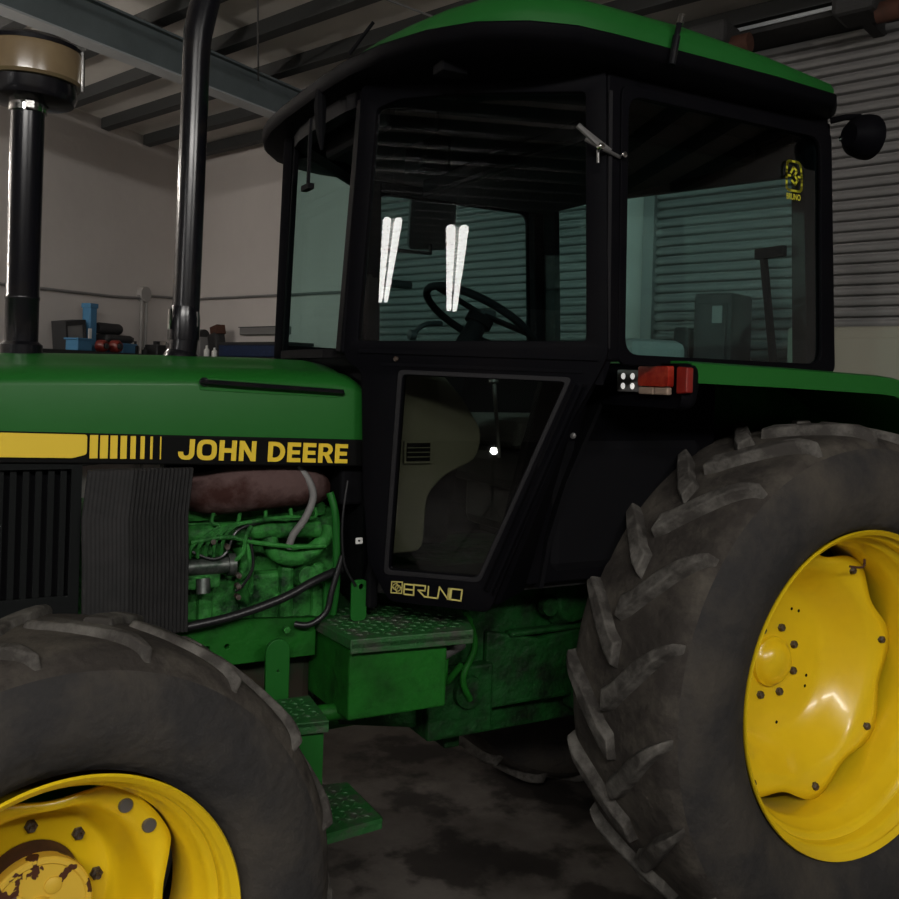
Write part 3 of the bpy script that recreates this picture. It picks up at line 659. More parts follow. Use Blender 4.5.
# far-side wheels: copies turned about the upright axis through the tractor's centre line
def mirror_wheel(src, ctr):
    c = src.copy(); col.objects.link(c); c.parent = T
    rot = Matrix.Translation((ctr.x, YC, 0)) @ Matrix.Rotation(PI, 4, 'Z') @ Matrix.Translation((-ctr.x, -YC, 0))
    T_w = Matrix.Translation(world_loc(T))
    c.matrix_local = T_w.inverted() @ rot @ (T_w @ src.matrix_local)
    for ch in src.children:
        d = ch.copy(); col.objects.link(d); d.parent = c; d.matrix_local = ch.matrix_local.copy()
for s_, cx in ((rear_near, V((2.565, 0, 0))), (front_near, V((.234, 0, 0)))): mirror_wheel(s_, cx)

# ---- fenders
def fender(near=True):
    f = (lambda p: p) if near else mir
    y0, y1 = .0, .56
    # rear, body colour: flat top then falling away behind
    arc = [(1.80, 1.868), (2.2, 1.862), (2.6, 1.852), (2.68, 1.846), (2.78, 1.815), (3.0, 1.72), (3.25, 1.55), (3.45, 1.30), (3.55, 1.05)]
    b = NB()
    lip = .054
    outer = [(x, y0, z) for x, z in arc]; 
    A = []
    for i, (x, z) in enumerate(arc):
        j0, j1 = max(i-1, 0), min(i+1, len(arc)-1); dx, dz = arc[j1][0]-arc[j0][0], arc[j1][1]-arc[j0][1]; l = math.hypot(dx, dz); nx, nz = dz/l, -dx/l
        A.append([f((x+nx*lip, y0, z+nz*lip)), f((x, y0, z)), f((x, y0+.02, z+.006)), f((x, y1, z+.012)), f((x, y1, z-.008)), f((x, y0+.012, z-.010)), f((x+nx*lip, y0+.012, z+nz*lip))])
    loft(b, A, True, True)
    fd = obj('fender', b, M['green'], T, smooth=40)
    b = NB(); pts = [(x, z+.002) for x, z in arc[1:]] + [(3.3, 1.0), (2.25, 1.0), (2.25, 1.85)]
    prism(b, [f((x, y1, z)) for x, z in pts], (0, .015 if near else -.015, 0)); obj('inner_wall', b, M['green_dirty'], fd)
    # dark front apron that follows the tyre
    b = NB(); fr = [(1.80, 1.835), (1.77, 1.76), (1.73, 1.66), (1.66, 1.50), (1.61, 1.33), (1.59, 1.18)]
    loft(b, [[f((x, .34+.06*i/5, z)), f((x, y1, z)), f((x+.015, y1, z)), f((x+.015, .34+.06*i/5, z))] for i, (x, z) in enumerate(fr)], True, True)
    prism(b, [f((x, y1-.005, z)) for x, z in [(1.80, 1.85), (2.3, 1.85), (2.3, 1.18)]+fr[::-1][:-1]], (0, .02 if near else -.02, 0))
    obj('front_apron', b, M['black_matt'], fd)
    return fd
fender(True); fender(False)
part('rear_hose', M['grey'], lambda b: tube(b, smooth_path([(2.14, .47, 1.62), (2.16, .46, 1.72), (2.22, .45, 1.80), (2.34, .45, 1.825)], 5), .010, 8), smooth=True)

# lamp cluster on the fender's front end
b = NB()
def rsec(x, y0, y1, z0, z1, r=.03):
    return [(x, y, z) for y, z in rounded([(y0, z0), (y1, z0), (y1, z1), (y0, z1)], r, 4)]
loft(b, [rsec(1.775, .01, .34, 1.755, 1.858), rsec(1.765, .0, .36, 1.742, 1.866), rsec(1.79, -.012, .36, 1.738, 1.868), rsec(1.81, -.010, .36, 1.745, 1.868), rsec(1.84, .01, .36, 1.79, 1.866)], True, True)
lc = obj('lamp_cluster', b, M['black'], T, smooth=50)
b = NB(); box(b, (1.758, .17, 1.783), (1.772, .27, 1.848)); ld = obj('led_lamp', b, M['grey'], lc, bevel=.004)
def ledf(b):
    for y in (.198, .240):
        for z in (1.800, 1.829): lathe(b, [(0, -.002), (.008, -.001), (.0115, .004)], axis_mtx((1.757, y, z), (1, 0, 0)), 14)
part('led_reflectors', M['led'], ledf, par=lc)
b = NB(); loft(b, [[(1.760, y, z), (1.752, y, z)] if 0 else [(1.768, y, z) for y, z in rounded([(.035, 1.800), (.165, 1.800), (.165, 1.860), (.035, 1.860)], .008)], [(1.748, y, z) for y, z in rounded([(.038, 1.802), (.162, 1.802), (.162, 1.858), (.038, 1.858)], .008)]], True, True)
obj('red_lens', b, M['red_lens'], lc, smooth=True)
b = NB(); loft(b, [[(x, .012, z) for x, z in ((1.755, 1.782), (1.79, 1.782), (1.79, 1.858), (1.755, 1.858))], [(x, -.026, z) for x, z in ((1.760, 1.786), (1.783, 1.786), (1.783, 1.855), (1.760, 1.855))]], True, True)
obj('side_lens', b, M['red_dark'], lc, bevel=.004)
b = NB(); box(b, (1.750, .04, 1.778), (1.768, .095, 1.799)); box(b, (1.750, .10, 1.778), (1.768, .162, 1.799)); obj('pale_lens', b, M['pale_lens'], lc, bevel=.004)

# ---- cab
yA, yB = .285, .10
plan_b = [(1.035, .62), (1.0, .74), (.99, .85), (.988, YC)]                 # windscreen foot, half
plan_t = [(1.068, .592), (1.045, .72), (1.04, .85), (1.038, YC)]              # windscreen head, half
def full(half): return half + [(x, 2*YC-y) for x, y in reversed(half[:-1])]
# lower/upper rings of the frame
def ring(z_of, half): 
    pts = [(2.46, .16), (2.44, .10), (1.595, .095), (1.57, .095)] + half; return [(x, y, z_of(x, y)) for x, y in full(pts)]
def inset(pts, d):
    out = []
    for x, y, z in pts:
        out.append((x + (d if x < 1.2 else (-d if x > 2.4 else 0)), y + (d if y < YC-.3 else (-d if y > YC+.3 else 0)), z))
    return out
def zhead(x, y): return 2.610
def headband(b):
    lo = ring(zhead, plan_t); hi = ring(lambda x, y: 2.69, plan_t)
    loft(b, [inset(hi, .05), inset(lo, .05), lo, hi, inset(hi, .05)], False, False)
part('cab_header', M['black'], headband)
def sill(b):
    lo = ring(lambda x, y: 1.80, plan_b); hi = ring(lambda x, y: 1.885, plan_b)
    lo2 = [(x, y, 1.868 if x > 1.59 else (1.858 if x < 1.06 else z)) for x, y, z in lo]
    loft(b, [inset(hi, .05), inset(lo2, .05), lo2, hi, inset(hi, .05)], False, False)
part('cab_sill', M['black'], sill)
def pillar(name, p, q, w, d, m=M['black']):
    for f in ((lambda v: v), mir):
        b = NB(); bar(b, f(p), f(q), w, d); obj(name, b, m, T, bevel=.008)
b = NB(); bar(b, (1.030, .630, 1.87), (1.064, .602, 2.62), .045, .05); obj('front_pillar', b, M['black'], T, bevel=.008)
b = NB(); bar(b, mir((1.045, .635, 1.87)), mir((1.075, .605, 2.62)), .02, .02); obj('front_pillar', b, M['black'], T, bevel=.004)
pillar('middle_pillar', (1.602, .118, 1.866), (1.585, .125, 2.66), .062, .06)
pillar('rear_pillar', (2.475, .13, 1.84), (2.43, .135, 2.66), .075, .05)
# door
ud = V((.720, -.694, 0)).normalized(); DM = plane_mtx((1.03, .62, 0), ud, (0, 0, 1))
DM = DM @ Matrix.Translation((0, 0, .006))
def door(f, near):
    m4 = DM if near else Matrix(((1,0,0,0),(0,-1,0,2*YC),(0,0,1,0),(0,0,0,1))) @ DM
    out = rounded([(.005, 1.86), (.035, 2.65), (.735, 2.655), (.762, 1.88), (.738, 1.828), (.640, 1.646), (.456, 1.160), (.165, 1.165), (.099, 1.271), (.075, 1.5), (.062, 1.82)], .02, 3)
    h1 = rounded([(.040, 1.905), (.078, 2.585), (.15, 2.610), (.35, 2.616), (.688, 2.602), (.710, 1.915)], .015, 3)
    h2 = rounded([(.183, 1.816), (.656, 1.808), (.424, 1.25), (.157, 1.25)], .015, 3)
    b = NB(); plate(b, out, [h1, h2], .035, m4, bevel=.004); d = obj('cab_door', b, M['black'], T, smooth=30)
    b = NB(); plate(b, [(x, z) for x, z in h1], (), .003, m4); obj('upper_glass', b, M['glass'], d)
    b = NB(); plate(b, [(x, z) for x, z in h2], (), .003, m4); obj('lower_glass', b, M['glass_dark'], d)
    b = NB(); plate(b, rounded([(.173, 1.826), (.670, 1.818), (.430, 1.24), (.147, 1.24)], .015, 3), [h2], .005, m4 @ Matrix.Translation((0, 0, .0185)), bevel=.0015)
    obj('glass_seal', b, M['seal'] if near else M['black'], d)
    b = NB(); bar(b, m4 @ V((.682, 1.80, .022)), m4 @ V((.450, 1.22, .022)), .012, .012); bar(b, m4 @ V((.708, 1.80, .022)), m4 @ V((.470, 1.21, .022)), .006, .012); obj('edge_trim', b, M['black'], d)
    b = NB(); bar(b, m4 @ V((.05, 1.880, .018)), m4 @ V((.74, 1.872, .018)), .012, .012); bar(b, m4 @ V((.12, 1.842, .016)), m4 @ V((.70, 1.836, .016)), .010, .010); obj('rail_moulding', b, M['black'], d)
    return d, m4
dn, m4 = door(None, True); door(None, False)
part('edge_strip', M['seal'], lambda b: bar(b, (1.575, .086, 1.90), (1.560, .088, 2.60), .012, .006))
# lettering on the door
def stroke(b, pts, w, m, close=False):
    P = [V((x, y, 0)) for x, y in pts]
    if close: P.append(P[0])
    for a, c in zip(P, P[1:]):
        d = (c-a).normalized(); n = V((-d.y, d.x, 0))*w/2; a2, c2 = a-d*w/2, c+d*w/2
        b.faces.new([b.verts.new(m @ v) for v in (a2-n, c2-n, c2+n, a2+n)])
def dc(x, y):                                                # door sheet position of the mark
    px, py = x/9.99+385, y/9.99+570
    return (.169+(px-394)*.00299, 1.184-(py-592)*.00286+(px-394)*.00027)
SM = m4 @ Matrix.Translation((0, 0, .0195))
def bruno(b):
    for P, c in (([(225, 122), (320, 132), (320, 235), (222, 222)], True), ([(225, 172), (318, 182)], False),
                 ([(318, 130), (435, 142), (432, 190), (365, 184), (428, 248), (558, 265), (575, 155), (655, 268), (665, 168)], False), ([(466, 148), (462, 245)], False),
                 ([(665, 168), (795, 182), (785, 290), (655, 270)], True), ([(680, 175), (672, 268)], False), ([(692, 178), (684, 270)], False)):
        stroke(b, [dc(*p) for p in P], .0042, SM, c)
part('door_lettering', M['decal_dull'], bruno, par=dn)
def knot(b):
    c = [(98, 98), (205, 103), (200, 215), (93, 208)]
    stroke(b, [dc(*p) for p in c], .003, SM, True)
    cx, cy = 149, 156
    for s in (1, -1):
        stroke(b, [dc(cx+s*12+28*math.cos(t*PI/4), cy+s*8+30*math.sin(t*PI/4)) for t in range(8)], .0022, SM, True)
    for q in ((98, 156, 120, 156), (180, 158, 203, 158), (150, 100, 150, 118), (148, 196, 148, 212)): stroke(b, [dc(q[0], q[1]), dc(q[2], q[3])], .0022, SM)
part('door_emblem', M['decal_dull'], knot, par=dn)
part('door_lock', M['bolt'], lambda b: lathe(b, [(0, -.006), (.006, -.006), (.008, 0)], axis_mtx(m4 @ V((.165, 1.858, .022)), (.694, .72, 0)), 14), par=dn)
# door latch lever at the top of the pillar
def latch(b):
    tube(b, [(1.49, .10, 2.46), (1.52, .07, 2.435), (1.55, .075, 2.43), (1.60, .09, 2.425)], .0055, 8)
    tube(b, [(1.445, .075, 2.485), (1.50, .055, 2.437)], .008, 8); tube(b, [(1.48, .105, 2.49), (1.56, .08, 2.435)], .006, 8)
    tube(b, [(1.502, .06, 2.425), (1.504, .06, 2.39)], .004, 8)
part('door_stay', M['steel'], latch, smooth=True)
part('stay_knob', M['chrome'], lambda b: (lathe(b, [(0, -.014), (.008, -.012), (.011, 0), (0, .01)], axis_mtx((1.500, .050, 2.43), (0, 1, 0)), 14), lathe(b, [(0, -.01), (.008, -.008), (.008, 0)], axis_mtx((1.60, .075, 2.428), (0, 1, 0)), 12)), smooth=True)
# rear side windows
for near in (True, False):
    f = (lambda p: p) if near else mir
    y = .098
    b = NB(); prism(b, [f((1.625, y, 1.87)), f((1.612, y, 2.61)), f((2.40, y, 2.61)), f((2.45, y, 1.87))], (0, .003 if near else -.003, 0)); g = obj('rear_quarter_glass', b, M['glass'], T)
    b = NB(); mm = plane_mtx((0, y-.006 if near else 2*YC-y+.006, 0), (1, 0, 0), (0, 0, 1))
    plate(b, rounded([(1.615, 1.86), (1.600, 2.625), (2.44, 2.625), (2.49, 1.86)], .03, 4), [rounded([(1.635, 1.885), (1.622, 2.600), (2.395, 2.600), (2.43, 1.885)], .05, 5)], .012, mm, bevel=.002); obj('quarter_frame', b, M['black'], g)
# windscreen
def curtain(b, lo, hi, zl, zh, n=6, t=.004):
    A = smooth_path([(x, y, zl) for x, y in full(lo)], n); B = smooth_path([(x, y, zh) for x, y in full(hi)], n)
    loft(b, [A, B], closed=False)
part('windscreen', M['wind_glass'], lambda b: curtain(b, plan_b, plan_t, 1.885, 2.50), smooth=80)
part('windscreen_wiper', M['black_matt'], lambda b: (bar(b, (.875, .55, 2.52), (.855, .50, 2.32), .008, .008), box(b, (.845, .47, 2.31), (.862, .53, 2.325))))
# rear screen
b = NB(); prism(b, [(2.47, .17, 1.80), (2.47, 2*YC-.17, 1.80), (2.43, 2*YC-.17, 2.6), (2.43, .17, 2.6)], (.003, 0, 0)); obj('rear_glass', b, M['glass'], T)
for f_ in ((lambda v: v), mir): part('rear_window_frame', M['black'], lambda b: bar(b, f_((2.500, .205, 1.80)), f_((2.460, .205, 2.62)), .03, .085))
part('rear_header', M['black_matt'], lambda b: prism(b, [(2.42, .15, 2.50), (2.42, 2*YC-.15, 2.62), (2.42, 2*YC-.15, 2.70), (2.42, .15, 2.70)], (.03, 0, 0)))
part('rear_wiper_arm', M['black_matt'], lambda b: (bar(b, (2.425, .335, 2.26), (2.455, .30, 1.86), .02, .018), box(b, (2.41, .24, 2.245), (2.43, .36, 2.28))))
# quarter glass mark
part('glass_emblem', M['decal_lime'], lambda b: [stroke(b, P, .007, plane_mtx((2.282, .0885, 2.460), (1, 0, 0), (0, 0, 1)) @ Matrix.Diagonal((1.2, 1, 1, 1)), c) for P, c in (
    (rounded([(-.028, -.042), (.028, -.042), (.028, .002), (.020, .048), (-.028, .048), (-.028, .005)], .014, 3), True),
    ([(-.008, -.012), (.004, -.022), (.012, -.008), (0, .006), (.010, .020), (-.004, .030), (-.012, .014)], False), ([(-.028, .003), (-.016, .003)], False), ([(.016, .003), (.028, .003)], False))])
part('glass_lettering', M['decal_lime'], lambda b: text_mesh(b, 'BRUNO', plane_mtx((2.250, .0885, 2.390), (1, 0, 0), (0, 0, 1)), .062, .019, fat=.02))

# roof
half_roof = [(2.50, YC), (2.50, .55), (2.49, .25), (2.45, .08), (2.36, .01), (2.1, -.005), (1.8, -.008), (1.5, -.008), (1.38, -.002), (1.26, .04), (1.15, .12), (1.07, .24), (1.012, .40), (.982, .56), (.972, .75), (.972, YC)]
outline = half_roof + [(x, 2*YC-y) for x, y in reversed(half_roof[1:-1])]
def rl(z, d, dx=0, rake=0):
    """outline pulled in by d; rake lowers the rear and front ends"""
    out = []; cx = 1.71
    for x, y in outline:
        sx = (abs(cx-x)/.79); sy = abs(YC-y)/.978
        dx = .075*max(0, min(1, (1.3-x)/.3))**1.5 if rake else 0
        out.append((cx+(x-cx)*(1-d/.79)+dx, YC+(y-YC)*(1-d/.978), z - rake*max(0, (x-1.9))/.6))
    return out
def roofcap(b):
    loft(b, [rl(2.700, .0, 0, .006), rl(2.735, .004, 0, .012), rl(2.765, .012, 0, .03), rl(2.79, .035, 0, .045), rl(2.825, .10, 0, .06), rl(2.85, .22, 0, .06), rl(2.865, .42, 0, .04), rl(2.868, .66, 0, 0)], False, True)
part('cab_roof', M['green_roof'], roofcap, smooth=60)
def under(b):
    inner = [(1.71+(x-1.71)*.80, YC+(y-YC)*.86, 2.645) for x, y in outline]
    loft(b, [rl(2.712, .06), rl(2.712, .002), rl(2.706, -.003), rl(2.682, .0), rl(2.668, .012), inner], True, True)
part('roof_underside', M['black'], under, smooth=40)
part('headliner_console', M['black_matt'], lambda b: (box(b, (1.16, .65, 2.57), (1.34, 1.2, 2.66)), box(b, (1.75, .35, 2.57), (2.40, 1.6, 2.66)), box(b, (1.40, .9, 2.52), (1.52, 1.05, 2.66))), bevel=.02)
part('aerial_stub', M['black_gloss'], lambda b: (tube(b, [(1.675, -.022, 2.66), (1.69, -.022, 2.74)], .011, 10), tube(b, [(1.69, -.022, 2.74), (1.70, -.02, 2.775)], .008, 10)), smooth=True)
part('aerial_ferrule', M['chrome'], lambda b: tube(b, [(1.701, -.02, 2.775), (1.707, -.02, 2.80)], .010, 10), smooth=True)
part('front_aerial', M['black_matt'], lambda b: tube(b, [(.965, .50, 2.705), (1.0, .42, 2.775)], .005, 8))
part('mirror_arm', M['black_matt'], lambda b: tube(b, [(.985, .78, 2.70), (.986, .78, 2.63), (.990, .782, 2.56), (.997, .785, 2.50)], [.012, .020, .016, .005], 8), smooth=True)
# work lamp on the rear corner
wlm = axis_mtx((2.485, .01, 2.60), (1, -.15, 0))
wk = part('rear_work_lamp', M['black'], lambda b: (lathe(b, [(0, -.05), (.035, -.05), (.062, -.02), (.070, .015), (.070, .03), (.060, .032)], wlm, 28), tube(b, [(2.44, .09, 2.66), (2.46, .05, 2.665), (2.48, .01, 2.66)], .010, 8)), smooth=True)
part('lamp_glass', M['charcoal'], lambda b: lathe(b, [(0, .026), (.04, .030), (.062, .028)], wlm, 28), par=wk, smooth=True)
part('lamp_bolt', M['chrome'], lambda b: lathe(b, [(0, -.012), (.008, -.010), (.009, 0)], axis_mtx((2.445, .055, 2.595), (0, 1, 0)), 12), par=wk)
# work lights under the front overhang
part('front_work_lamp', M['black_matt'], lambda b: (box(b, (1.14, .27, 2.63), (1.22, .33, 2.68)), tube(b, [(1.18, .30, 2.66), (1.18, .32, 2.70)], .012, 8)), bevel=.015)

# lower body: dark side skirt behind the door, floor pan, console
part('side_skirt', M['black'], lambda b: prism(b, [(1.42, .41, 1.19), (1.60, .41, 1.85), (2.3, .41, 1.85), (2.3, .41, 1.19)], (0, .03, 0)), bevel=.006)
part('door_post_return', M['black'], lambda b: loft(b, [[(1.575, .115, 1.86), (1.60, .115, 1.86), (1.76, .42, 1.86), (1.72, .42, 1.86)], [(1.505, .185, 1.66), (1.53, .185, 1.66), (1.70, .42, 1.66), (1.66, .42, 1.66)], [(1.365, .305, 1.17), (1.39, .305, 1.17), (1.55, .42, 1.17), (1.51, .42, 1.17)]], True, True), bevel=.006)
part('front_corner_panel', M['black'], lambda b: prism(b, [(1.085, .575, 1.25), (1.085, .575, 1.86), (1.11, .64, 1.86), (1.11, .64, 1.14)], (.03, .02, 0)), bevel=.004)
part('skirt_bolt', M['steel'], lambda b: lathe(b, [(0, -.008), (.008, -.006), (.009, 0)], axis_mtx((1.56, .21, 1.655), (.8, .6, 0)), 12))
part('cab_floor', M['carpet'], lambda b: (prism(b, [(1.13, .60, 1.16), (1.34, .44, 1.16), (1.6, .46, 1.16), (2.44, .45, 1.16), (2.44, 2*YC-.45, 1.16), (1.6, 2*YC-.46, 1.16), (1.34, 2*YC-.44, 1.16), (1.13, 2*YC-.60, 1.16)], (0, 0, .04)), box(b, (1.9, .46, 1.2), (2.44, 2*YC-.46, 1.56))), bevel=.01)
con = part('footwell_panel', M['beige'], lambda b: plate(b, rounded([(1.13, 1.28), (1.29, 1.28), (1.30, 1.45), (1.36, 1.51), (1.475, 1.56), (1.49, 1.64), (1.42, 1.74), (1.33, 1.83), (1.13, 1.83)], .03, 3), (), .03, plane_mtx((0, .62, 0), (1, 0, 0), (0, 0, 1)), bevel=.006))
part('vent', M['black_matt'], lambda b: (box(b, (1.225, .590, 1.552), (1.305, .604, 1.608))), par=con, bevel=.003)
part('vent_frame', M['beige'], lambda b: (plate(b, [(1.217, 1.546), (1.313, 1.546), (1.313, 1.614), (1.217, 1.614)], [[(1.224, 1.552), (1.306, 1.552), (1.306, 1.608), (1.224, 1.608)]], .008, plane_mtx((0, .596, 0), (1, 0, 0), (0, 0, 1))), [bar(b, (1.225, .588, z), (1.305, .588, z), .003, .003, up=(0, 0, 1)) for z in (1.566, 1.58, 1.594)]), par=con)
part('dash_pedestal', M['black_matt'], lambda b: (loft(b, [[(1.25, .80, 1.25), (1.25, 1.14, 1.25), (1.50, 1.14, 1.25), (1.50, .80, 1.25)], [(1.38, .82, 1.84), (1.38, 1.12, 1.84), (1.58, 1.12, 1.84), (1.58, .82, 1.84)]], True, True)), bevel=.03)
# steering wheel
sw_c = V((1.665, YC, 2.02)); sw_n = V((.50, 0, .866))
sm_ = axis_mtx(sw_c, sw_n)
def swf(b):
    R0 = .215
    ringp = [sm_ @ V((R0*math.cos(t), 0, R0*math.sin(t))) for t in [2*PI*k/40 for k in range(41)]]
    tube(b, ringp, .014, 10, caps=False)
    for a in (PI/2, PI/2+2*PI/3, PI/2-2*PI/3): bar(b, sm_ @ V((.02*math.cos(a), .02, .02*math.sin(a))), sm_ @ V((R0*math.cos(a), 0, R0*math.sin(a))), .035, .010, up=sw_n)
    lathe(b, [(0, -.02), (.05, -.02), (.05, .01), (0, .02)], sm_, 20)
sw = part('steering_wheel', M['black_matt'], swf, smooth=True)
part('steering_column', M['black_matt'], lambda b: tube(b, [sw_c-sw_n*.02, sw_c-sw_n*.30, (1.48, YC, 1.60)], [.035, .05, .07], 16), smooth=True)
part('control_lever', M['charcoal'], lambda b: (tube(b, smooth_path([(1.52, .95, 2.0), (1.44, .92, 1.99), (1.385, .90, 1.955)], 4), .009, 8), lathe(b, [(0, -.018), (.018, -.01), (.018, .012), (0, .018)], axis_mtx((1.382, .90, 1.952), (1, 0, 0)), 14)), smooth=True)
part('dash_knob', M['red'], lambda b: box(b, (1.60, 1.02, 2.125), (1.65, 1.06, 2.145)), bevel=.004)
# seat
seat = part('operator_seat', M['charcoal'], lambda b: (box(b, (1.78, .72, 1.25), (2.15, 1.22, 1.55)), box(b, (1.72, .70, 1.42), (2.2, 1.24, 1.56))), bevel=.04)
part('seat_cushion', M['seat_fabric'], lambda b: box(b, (1.70, .70, 1.57), (2.22, 1.24, 1.68)), par=seat, bevel=.045)
part('seat_backrest', M['charcoal'], lambda b: prism(b, [(2.16, .74, 1.66), (2.28, .74, 1.66), (2.36, .74, 1.93), (2.28, .74, 1.93)], (0, .46, 0)), par=seat, bevel=.03)
part('armrest', M['seat_fabric'], lambda b: box(b, (1.92, .40, 1.84), (2.16, .56, 1.955)), bevel=.03)
part('side_console', M['black_matt'], lambda b: box(b, (1.62, .40, 1.21), (2.25, .60, 1.64)), bevel=.04)
part('range_lever', M['steel'], lambda b: (tube(b, [(1.62, .7, 1.55), (1.58, .68, 1.80)], .007, 8), lathe(b, [(0, -.02), (.016, -.01), (.016, .012), (0, .02)], axis_mtx((1.578, .68, 1.81), (0, 0, 1)), 12)), smooth=True)
part('monitor_box', M['charcoal'], lambda b: box(b, (2.10, 1.72, 2.09), (2.22, 1.78, 2.13)), bevel=.01)
part('grab_handle', M['charcoal'], lambda b: (box(b, (1.66, 1.75, 2.20), (1.80, 1.79, 2.235))), bevel=.01)
# far mirror
mrr = part('side_mirror', M['charcoal'], lambda b: (loft(b, [[(x, 2.06, z) for x, z in rounded([(1.92, 2.42), (2.18, 2.44), (2.18, 2.74), (1.93, 2.73)], .03)], [(x, 2.10, z) for x, z in rounded([(1.93, 2.43), (2.17, 2.45), (2.17, 2.73), (1.94, 2.72)], .03)]], True, True)), bevel=.008)
part('mirror_bracket', M['black_matt'], lambda b: tube(b, [(2.05, 2.08, 2.46), (2.0, 1.98, 2.40), (1.7, 1.86, 2.38)], .009, 8), par=mrr)

# ------------------------------------------------------------------ things along the walls
# conduits (setting)
bm = NB(); tube(bm, smooth_path([onL(-16.5, .03, 2.30), onL(-2.53, .03, 2.46), onL(-.81, .03, 2.535), onL(-.03, .03, 2.57)], 4), .012, 8); struct('trim_1', bm, M['grey'], smooth=True)
bm = NB(); tube(bm, [onB(-.03, .03, 2.57), onB(-1.66, .03, 2.555), onB(-2.7, .03, 2.55)], .012, 8); struct('trim_2', bm, M['grey'], smooth=True)
bm = NB()
for s in (-.84, -.77): tube(bm, [onL(s, .03, .1), onL(s, .03, 2.53)], .016, 8)
lathe(bm, [(0, -.0), (.075, -.0), (.075, .06), (0, .06)], axis_mtx(onL(-.81, .0, 2.545), (n_left.x, n_left.y, 0)), 20)
struct('trim_3', bm, M['conduit'], smooth=True)

def rack(name, at, s0, s1, depth, z, label):
    e = empty(name, at((s0+s1)/2, depth/2, 0), label, 'shelf')
    b = NB(); prism(b, [at(s0, .04, z-.03), at(s1, .04, z-.03), at(s1, depth, z-.03), at(s0, depth, z-.03)], (0, 0, .03)); obj('shelf_board', b, M['charcoal'], e)
    b = NB(); prism(b, [at(s0, .04, 1.0), at(s1, .04, 1.0), at(s1, depth, 1.0), at(s0, depth, 1.0)], (0, 0, .03)); obj('shelf_board', b, M['charcoal'], e)
    for s in (s0+.03, s1-.03):
        for d in (.06, depth-.03):
            b = NB(); bar(b, at(s, d, 0), at(s, d, z-.03), .04, .04); obj('upright', b, M['grey'], e)
ZS = 1.955
rack('storage_rack', onL, -3.4, -.46, .45, ZS, 'dark metal storage rack against the left wall, mostly hidden behind the hood')
rack('storage_rack', onB, -2.55, -.36, .45, ZS, 'dark metal storage rack against the back wall, between the exhaust pipe and cab')
def wall_mtx(at, s, off, z):
    o = at(s, off, z); x = (at(s+1, off, z)-o).normalized(); return plane_mtx(o, (0, 0, 1).__class__((x.x, x.y, 0)), (0, 0, 1))
def item(name, at, s, off, z, w, d, h, m, label, cat, group=None, tilt=0, shape='box', extra=None, bev=.01):
    o = at(s, off, z); x = (at(s+1, off, z)-o); y = V((-x.y, x.x, 0))
    m4 = plane_mtx(o, x, y) @ Matrix.Rotation(tilt, 4, 'Y')
    e = empty(name, o, label, cat, group)
    b = NB()
    if shape == 'box': box(b, (-w/2, -d/2, 0), (w/2, d/2, h), m4)
    elif shape == 'bottle': lathe(b, [(0, 0), (w/2, 0), (w/2, h*.6), (w*.2, h*.78), (w*.2, h), (0, h)], m4 @ Matrix(((1,0,0,0),(0,0,1,0),(0,1,0,0),(0,0,0,1))), 16)
    elif shape == 'roll': tube(b, [m4 @ V((-w/2, 0, h/2)), m4 @ V((-w/2+.02, 0, h/2)), m4 @ V((w/2-.02, 0, h/2)), m4 @ V((w/2, 0, h/2))], [h*.4, h/2, h/2, h*.4], 16)
    elif shape == 'disc': lathe(b, [(0, -d/2), (h*.30, -d/2), (h*.36, -d/2-.01), (h/2, -d/2+.01), (h/2, d/2), (0, d/2)], m4 @ Matrix.Translation((0, 0, h/2)), 20)
    obj('body', b, m, e, smooth=(shape != 'box'), bevel=bev if shape == 'box' else 0)
    if extra:
        for nm, mm, fn in extra:
            b = NB(); fn(b, m4); obj(nm, b, mm, e, bevel=.003)
    return e
lidx = lambda w, d, h, m: ('lid', m, lambda b, q: box(b, (-w/2-.01, -d/2-.01, h), (w/2+.01, d/2+.01, h+.015), q))
item('storage_bin', onL, -2.04, .36, ZS, .17, .13, .10, M['blue'], 'small light blue bin on the rack, right beside the intake pipe', 'bin', extra=[lidx(.17, .13, .09, M['blue'])])
item('tool_case', onL, -1.93, .17, ZS+.03, .20, .12, .21, M['grey'], 'grey tool case with black rim, leaning behind the light blue bin', 'case', tilt=-.12,
     extra=[('rim', M['charcoal'], lambda b, q: (box(b, (-.12, -.075, .19), (.12, .075, .23), q), box(b, (-.12, -.075, -.01), (-.095, .075, .2), q), box(b, (.095, -.075, -.01), (.12, .075, .2), q)))])
item('grease_gun', onL, -1.74, .20, ZS, .085, .09, .41, M['blue'], 'tall upright blue tool standing among the black cases on the left rack', 'tool',
     extra=[('cap', M['blue'], lambda b, q: box(b, (-.05, -.05, .38), (.05, .05, .42), q)), ('tag', M['white'], lambda b, q: box(b, (-.075, -.06, .10), (-.035, -.052, .2), q))])
item('hard_case', onL, -1.50, .20, ZS+.165, .30, .2, .10, M['charcoal'], 'short black rounded case, the upper one of the stack right of the blue tool', 'case', shape='roll')
item('hard_case', onL, -1.42, .20, ZS+.09, .36, .16, .075, M['charcoal'], 'long black case lying below the shorter one on the left rack', 'case', bev=.03,
     extra=[('handle', M['charcoal'], lambda b, q: box(b, (.17, -.05, .02), (.21, .05, .06), q))])
item('cable_reel', onL, -1.76, .36, ZS, .1, .07, .105, M['red'], 'left one of the two small red and black reels on the left rack', 'reel', shape='disc', extra=[('hub', M['charcoal'], lambda b, q: lathe(b, [(0, -.055), (.025, -.055), (.025, 0)], q @ Matrix.Translation((0, 0, .052)), 14))])
